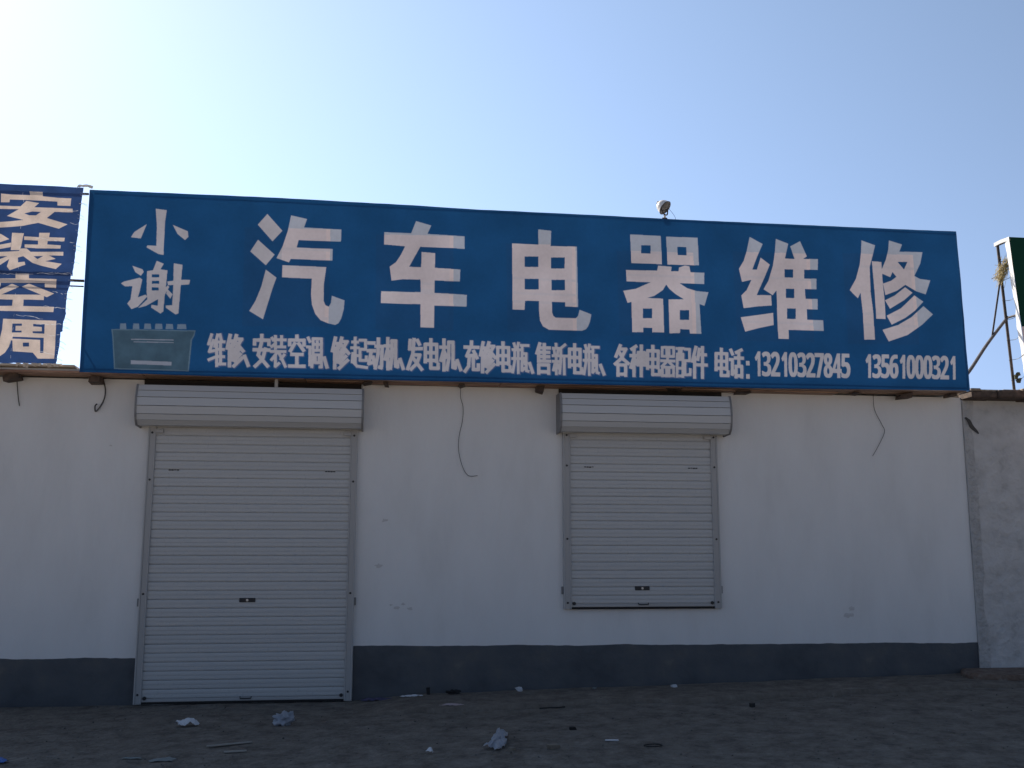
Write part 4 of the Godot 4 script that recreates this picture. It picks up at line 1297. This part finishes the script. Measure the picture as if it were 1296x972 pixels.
	for k in 3:
		var c: Color = [lin(0.95, 0.80, 0.70), lin(1.0, 0.80, 0.70), lin(0.85, 0.72, 0.64)][k]
		m = mat("board_%d" % k, c, 0.85)
		m.albedo_texture = noise_tex(33 + k, 0.012, 5, [[0.0, lin(0.12, 0.08, 0.06)], [0.35, lin(0.34, 0.24, 0.19)], [0.7, lin(0.48, 0.37, 0.29)], [1.0, lin(0.62, 0.52, 0.42)]], 256)
		triplanar(m, 1.1)
		m.uv1_scale = Vector3(0.5, 4.0, 4.0)
	m = mat("dark_wood", Color.WHITE, 0.9)
	m.albedo_texture = noise_tex(36, 0.02, 5, [[0.0, lin(0.035, 0.026, 0.022)], [0.6, lin(0.10, 0.068, 0.052)], [1.0, lin(0.17, 0.115, 0.085)]], 256)
	triplanar(m, 0.6)
	m = mat("rubble", Color.WHITE, 0.95)
	m.albedo_texture = noise_tex(37, 0.03, 5, [[0.0, lin(0.12, 0.09, 0.07)], [0.5, lin(0.34, 0.28, 0.22)], [1.0, lin(0.55, 0.50, 0.44)]], 256)
	triplanar(m, 0.6)
	mat("gap_shade", lin(0.028, 0.023, 0.020), 0.95)  # near-black colour paints the shade in the gap over the hood
	mat("pale_board", lin(0.58, 0.48, 0.37), 0.85)
	m = mat("banner", Color.WHITE, 0.55)
	m.metallic_specular = 0.25
	m.roughness = 0.7
	m.albedo_texture = banner_print()
	m.texture_repeat = false
	m.backlight_enabled = true
	m.backlight = Color(1, 1, 1) * BACKLIGHT
	m = mat("side_banner", Color.WHITE, 0.75)
	m.albedo_texture = side_print()
	m.texture_repeat = false
	m.backlight_enabled = true
	m.backlight = Color(1, 1, 1) * 0.62
	m = mat("green", lin(0.010, 0.052, 0.036), 0.9)
	m.metallic_specular = 0.2
	m = mat("pale_pink", lin(0.66, 0.50, 0.48), 0.7)
	m.backlight_enabled = true
	m.backlight = Color(0.6, 0.6, 0.6)
	m = mat("white_cloth", lin(0.80, 0.79, 0.76), 0.8)
	m.backlight_enabled = true
	m.backlight = Color(0.5, 0.5, 0.5)
	m = mat("thread", lin(0.62, 0.60, 0.58), 0.9)
	m.backlight_enabled = true
	m.backlight = Color(0.5, 0.5, 0.5)
	m = mat("rag", lin(0.66, 0.56, 0.45), 0.9)
	m.backlight_enabled = true
	m.backlight = Color(0.5, 0.5, 0.5)
	m = mat("straw", lin(0.52, 0.42, 0.20), 0.85)
	m.backlight_enabled = true
	m.backlight = Color(0.5, 0.5, 0.5)
	mat("weed", lin(0.035, 0.045, 0.028), 0.9)
	mat("wire", lin(0.065, 0.06, 0.057), 0.6)
	m = mat("film", lin(0.36, 0.38, 0.43), 0.30)
	m.backlight_enabled = true
	m.backlight = Color(0.5, 0.5, 0.5)
	mat("paper", lin(0.62, 0.62, 0.64), 0.9)
	mat("slat_wood", lin(0.28, 0.26, 0.23), 0.85)
	mat("card", lin(0.20, 0.22, 0.215), 0.9)
	mat("blue_plastic", lin(0.02, 0.12, 0.42), 0.4)
	mat("purple", lin(0.075, 0.07, 0.13), 0.6)
	mat("pink", lin(0.42, 0.33, 0.34), 0.7)
	mat("clod", lin(0.20, 0.17, 0.135), 0.95)


func _ready() -> void:
	relief.seed = 6
	relief.frequency = 0.05
	relief.fractal_octaves = 3
	folds.seed = 14
	folds.noise_type = FastNoiseLite.TYPE_CELLULAR
	folds.cellular_return_type = FastNoiseLite.RETURN_DISTANCE
	folds.fractal_type = FastNoiseLite.FRACTAL_NONE
	folds.frequency = 1.0
	# camera
	var cam := Camera3D.new()
	cam.name = "camera"
	add_child(cam)
	cam.position = Vector3(0, 1.55, 11.1857)
	cam.basis = Basis(Vector3.UP, deg_to_rad(-7.586)) * Basis(Vector3.RIGHT, deg_to_rad(9.158)) * Basis(Vector3.BACK, deg_to_rad(0.0645))
	cam.fov = rad_to_deg(2.0 * atan(486.0 / 1300.0))
	cam.near = 0.05
	cam.far = 2000.0
	cam.current = true
	# sky, sun, exposure
	var sun_dir := Vector3(-0.386, 0.548, -0.742).normalized()
	var sky_mat := PanoramaSkyMaterial.new()
	sky_mat.panorama = clear_sky(sun_dir)
	var sky := Sky.new()
	sky.sky_material = sky_mat
	var env := Environment.new()
	env.background_mode = Environment.BG_SKY
	env.sky = sky
	env.tonemap_mode = Environment.TONE_MAPPER_LINEAR
	env.tonemap_exposure = EXPOSURE
	env.sdfgi_enabled = true
	env.ssao_enabled = true
	env.ssil_enabled = true
	var we := WorldEnvironment.new()
	we.name = "environment"
	we.environment = env
	add_child(we)
	var sun := DirectionalLight3D.new()
	sun.name = "sun"
	add_child(sun)
	sun.basis = Basis.looking_at(-sun_dir, Vector3.UP)
	sun.light_color = Color(1.0, 0.955, 0.89)
	sun.light_energy = SUN_ENERGY
	sun.light_angular_distance = 0.5
	sun.shadow_enabled = true
	# structure
	build_materials()
	build_ground()
	build_shop()
	build_neighbour()
	# signs and objects
	build_main_sign()
	build_side_sign()
	build_right_sign()
	build_lamp()
	# small details
	wire("thick dark doubled wire curling below the eave left of the door shutter", [Vector3(-2.86, 3.30, 0.05), Vector3(-2.832, 3.22, 0.035), Vector3(-2.835, 3.12, 0.03), Vector3(-2.870, 3.03, 0.03), Vector3(-2.915, 2.975, 0.03), Vector3(-2.925, 3.03, 0.03), Vector3(-2.905, 3.055, 0.03)], 0.0075)
	wire("long thin wire hanging on the plaster between the two shutters", [Vector3(0.918, 3.335, 0.05), Vector3(0.915, 3.21, 0.02), Vector3(0.944, 3.10, 0.016), Vector3(0.940, 2.95, 0.016), Vector3(0.905, 2.78, 0.016), Vector3(0.900, 2.62, 0.018), Vector3(0.945, 2.44, 0.018), Vector3(1.01, 2.345, 0.018), Vector3(1.11, 2.345, 0.02)], 0.0032)
	wire("thin bent wire hanging on the plaster right of the window shutter", [Vector3(5.714, 3.335, 0.05), Vector3(5.735, 3.16, 0.02), Vector3(5.815, 2.99, 0.018), Vector3(5.842, 2.90, 0.02), Vector3(5.76, 2.74, 0.018), Vector3(5.682, 2.62, 0.018)], 0.0032)
	wire("short thin wire hanging below the eave at the far left", [Vector3(-3.72, 3.33, 0.05), Vector3(-3.715, 3.22, 0.02), Vector3(-3.698, 3.10, 0.016), Vector3(-3.68, 3.02, 0.018)], 0.005)
	build_litter()
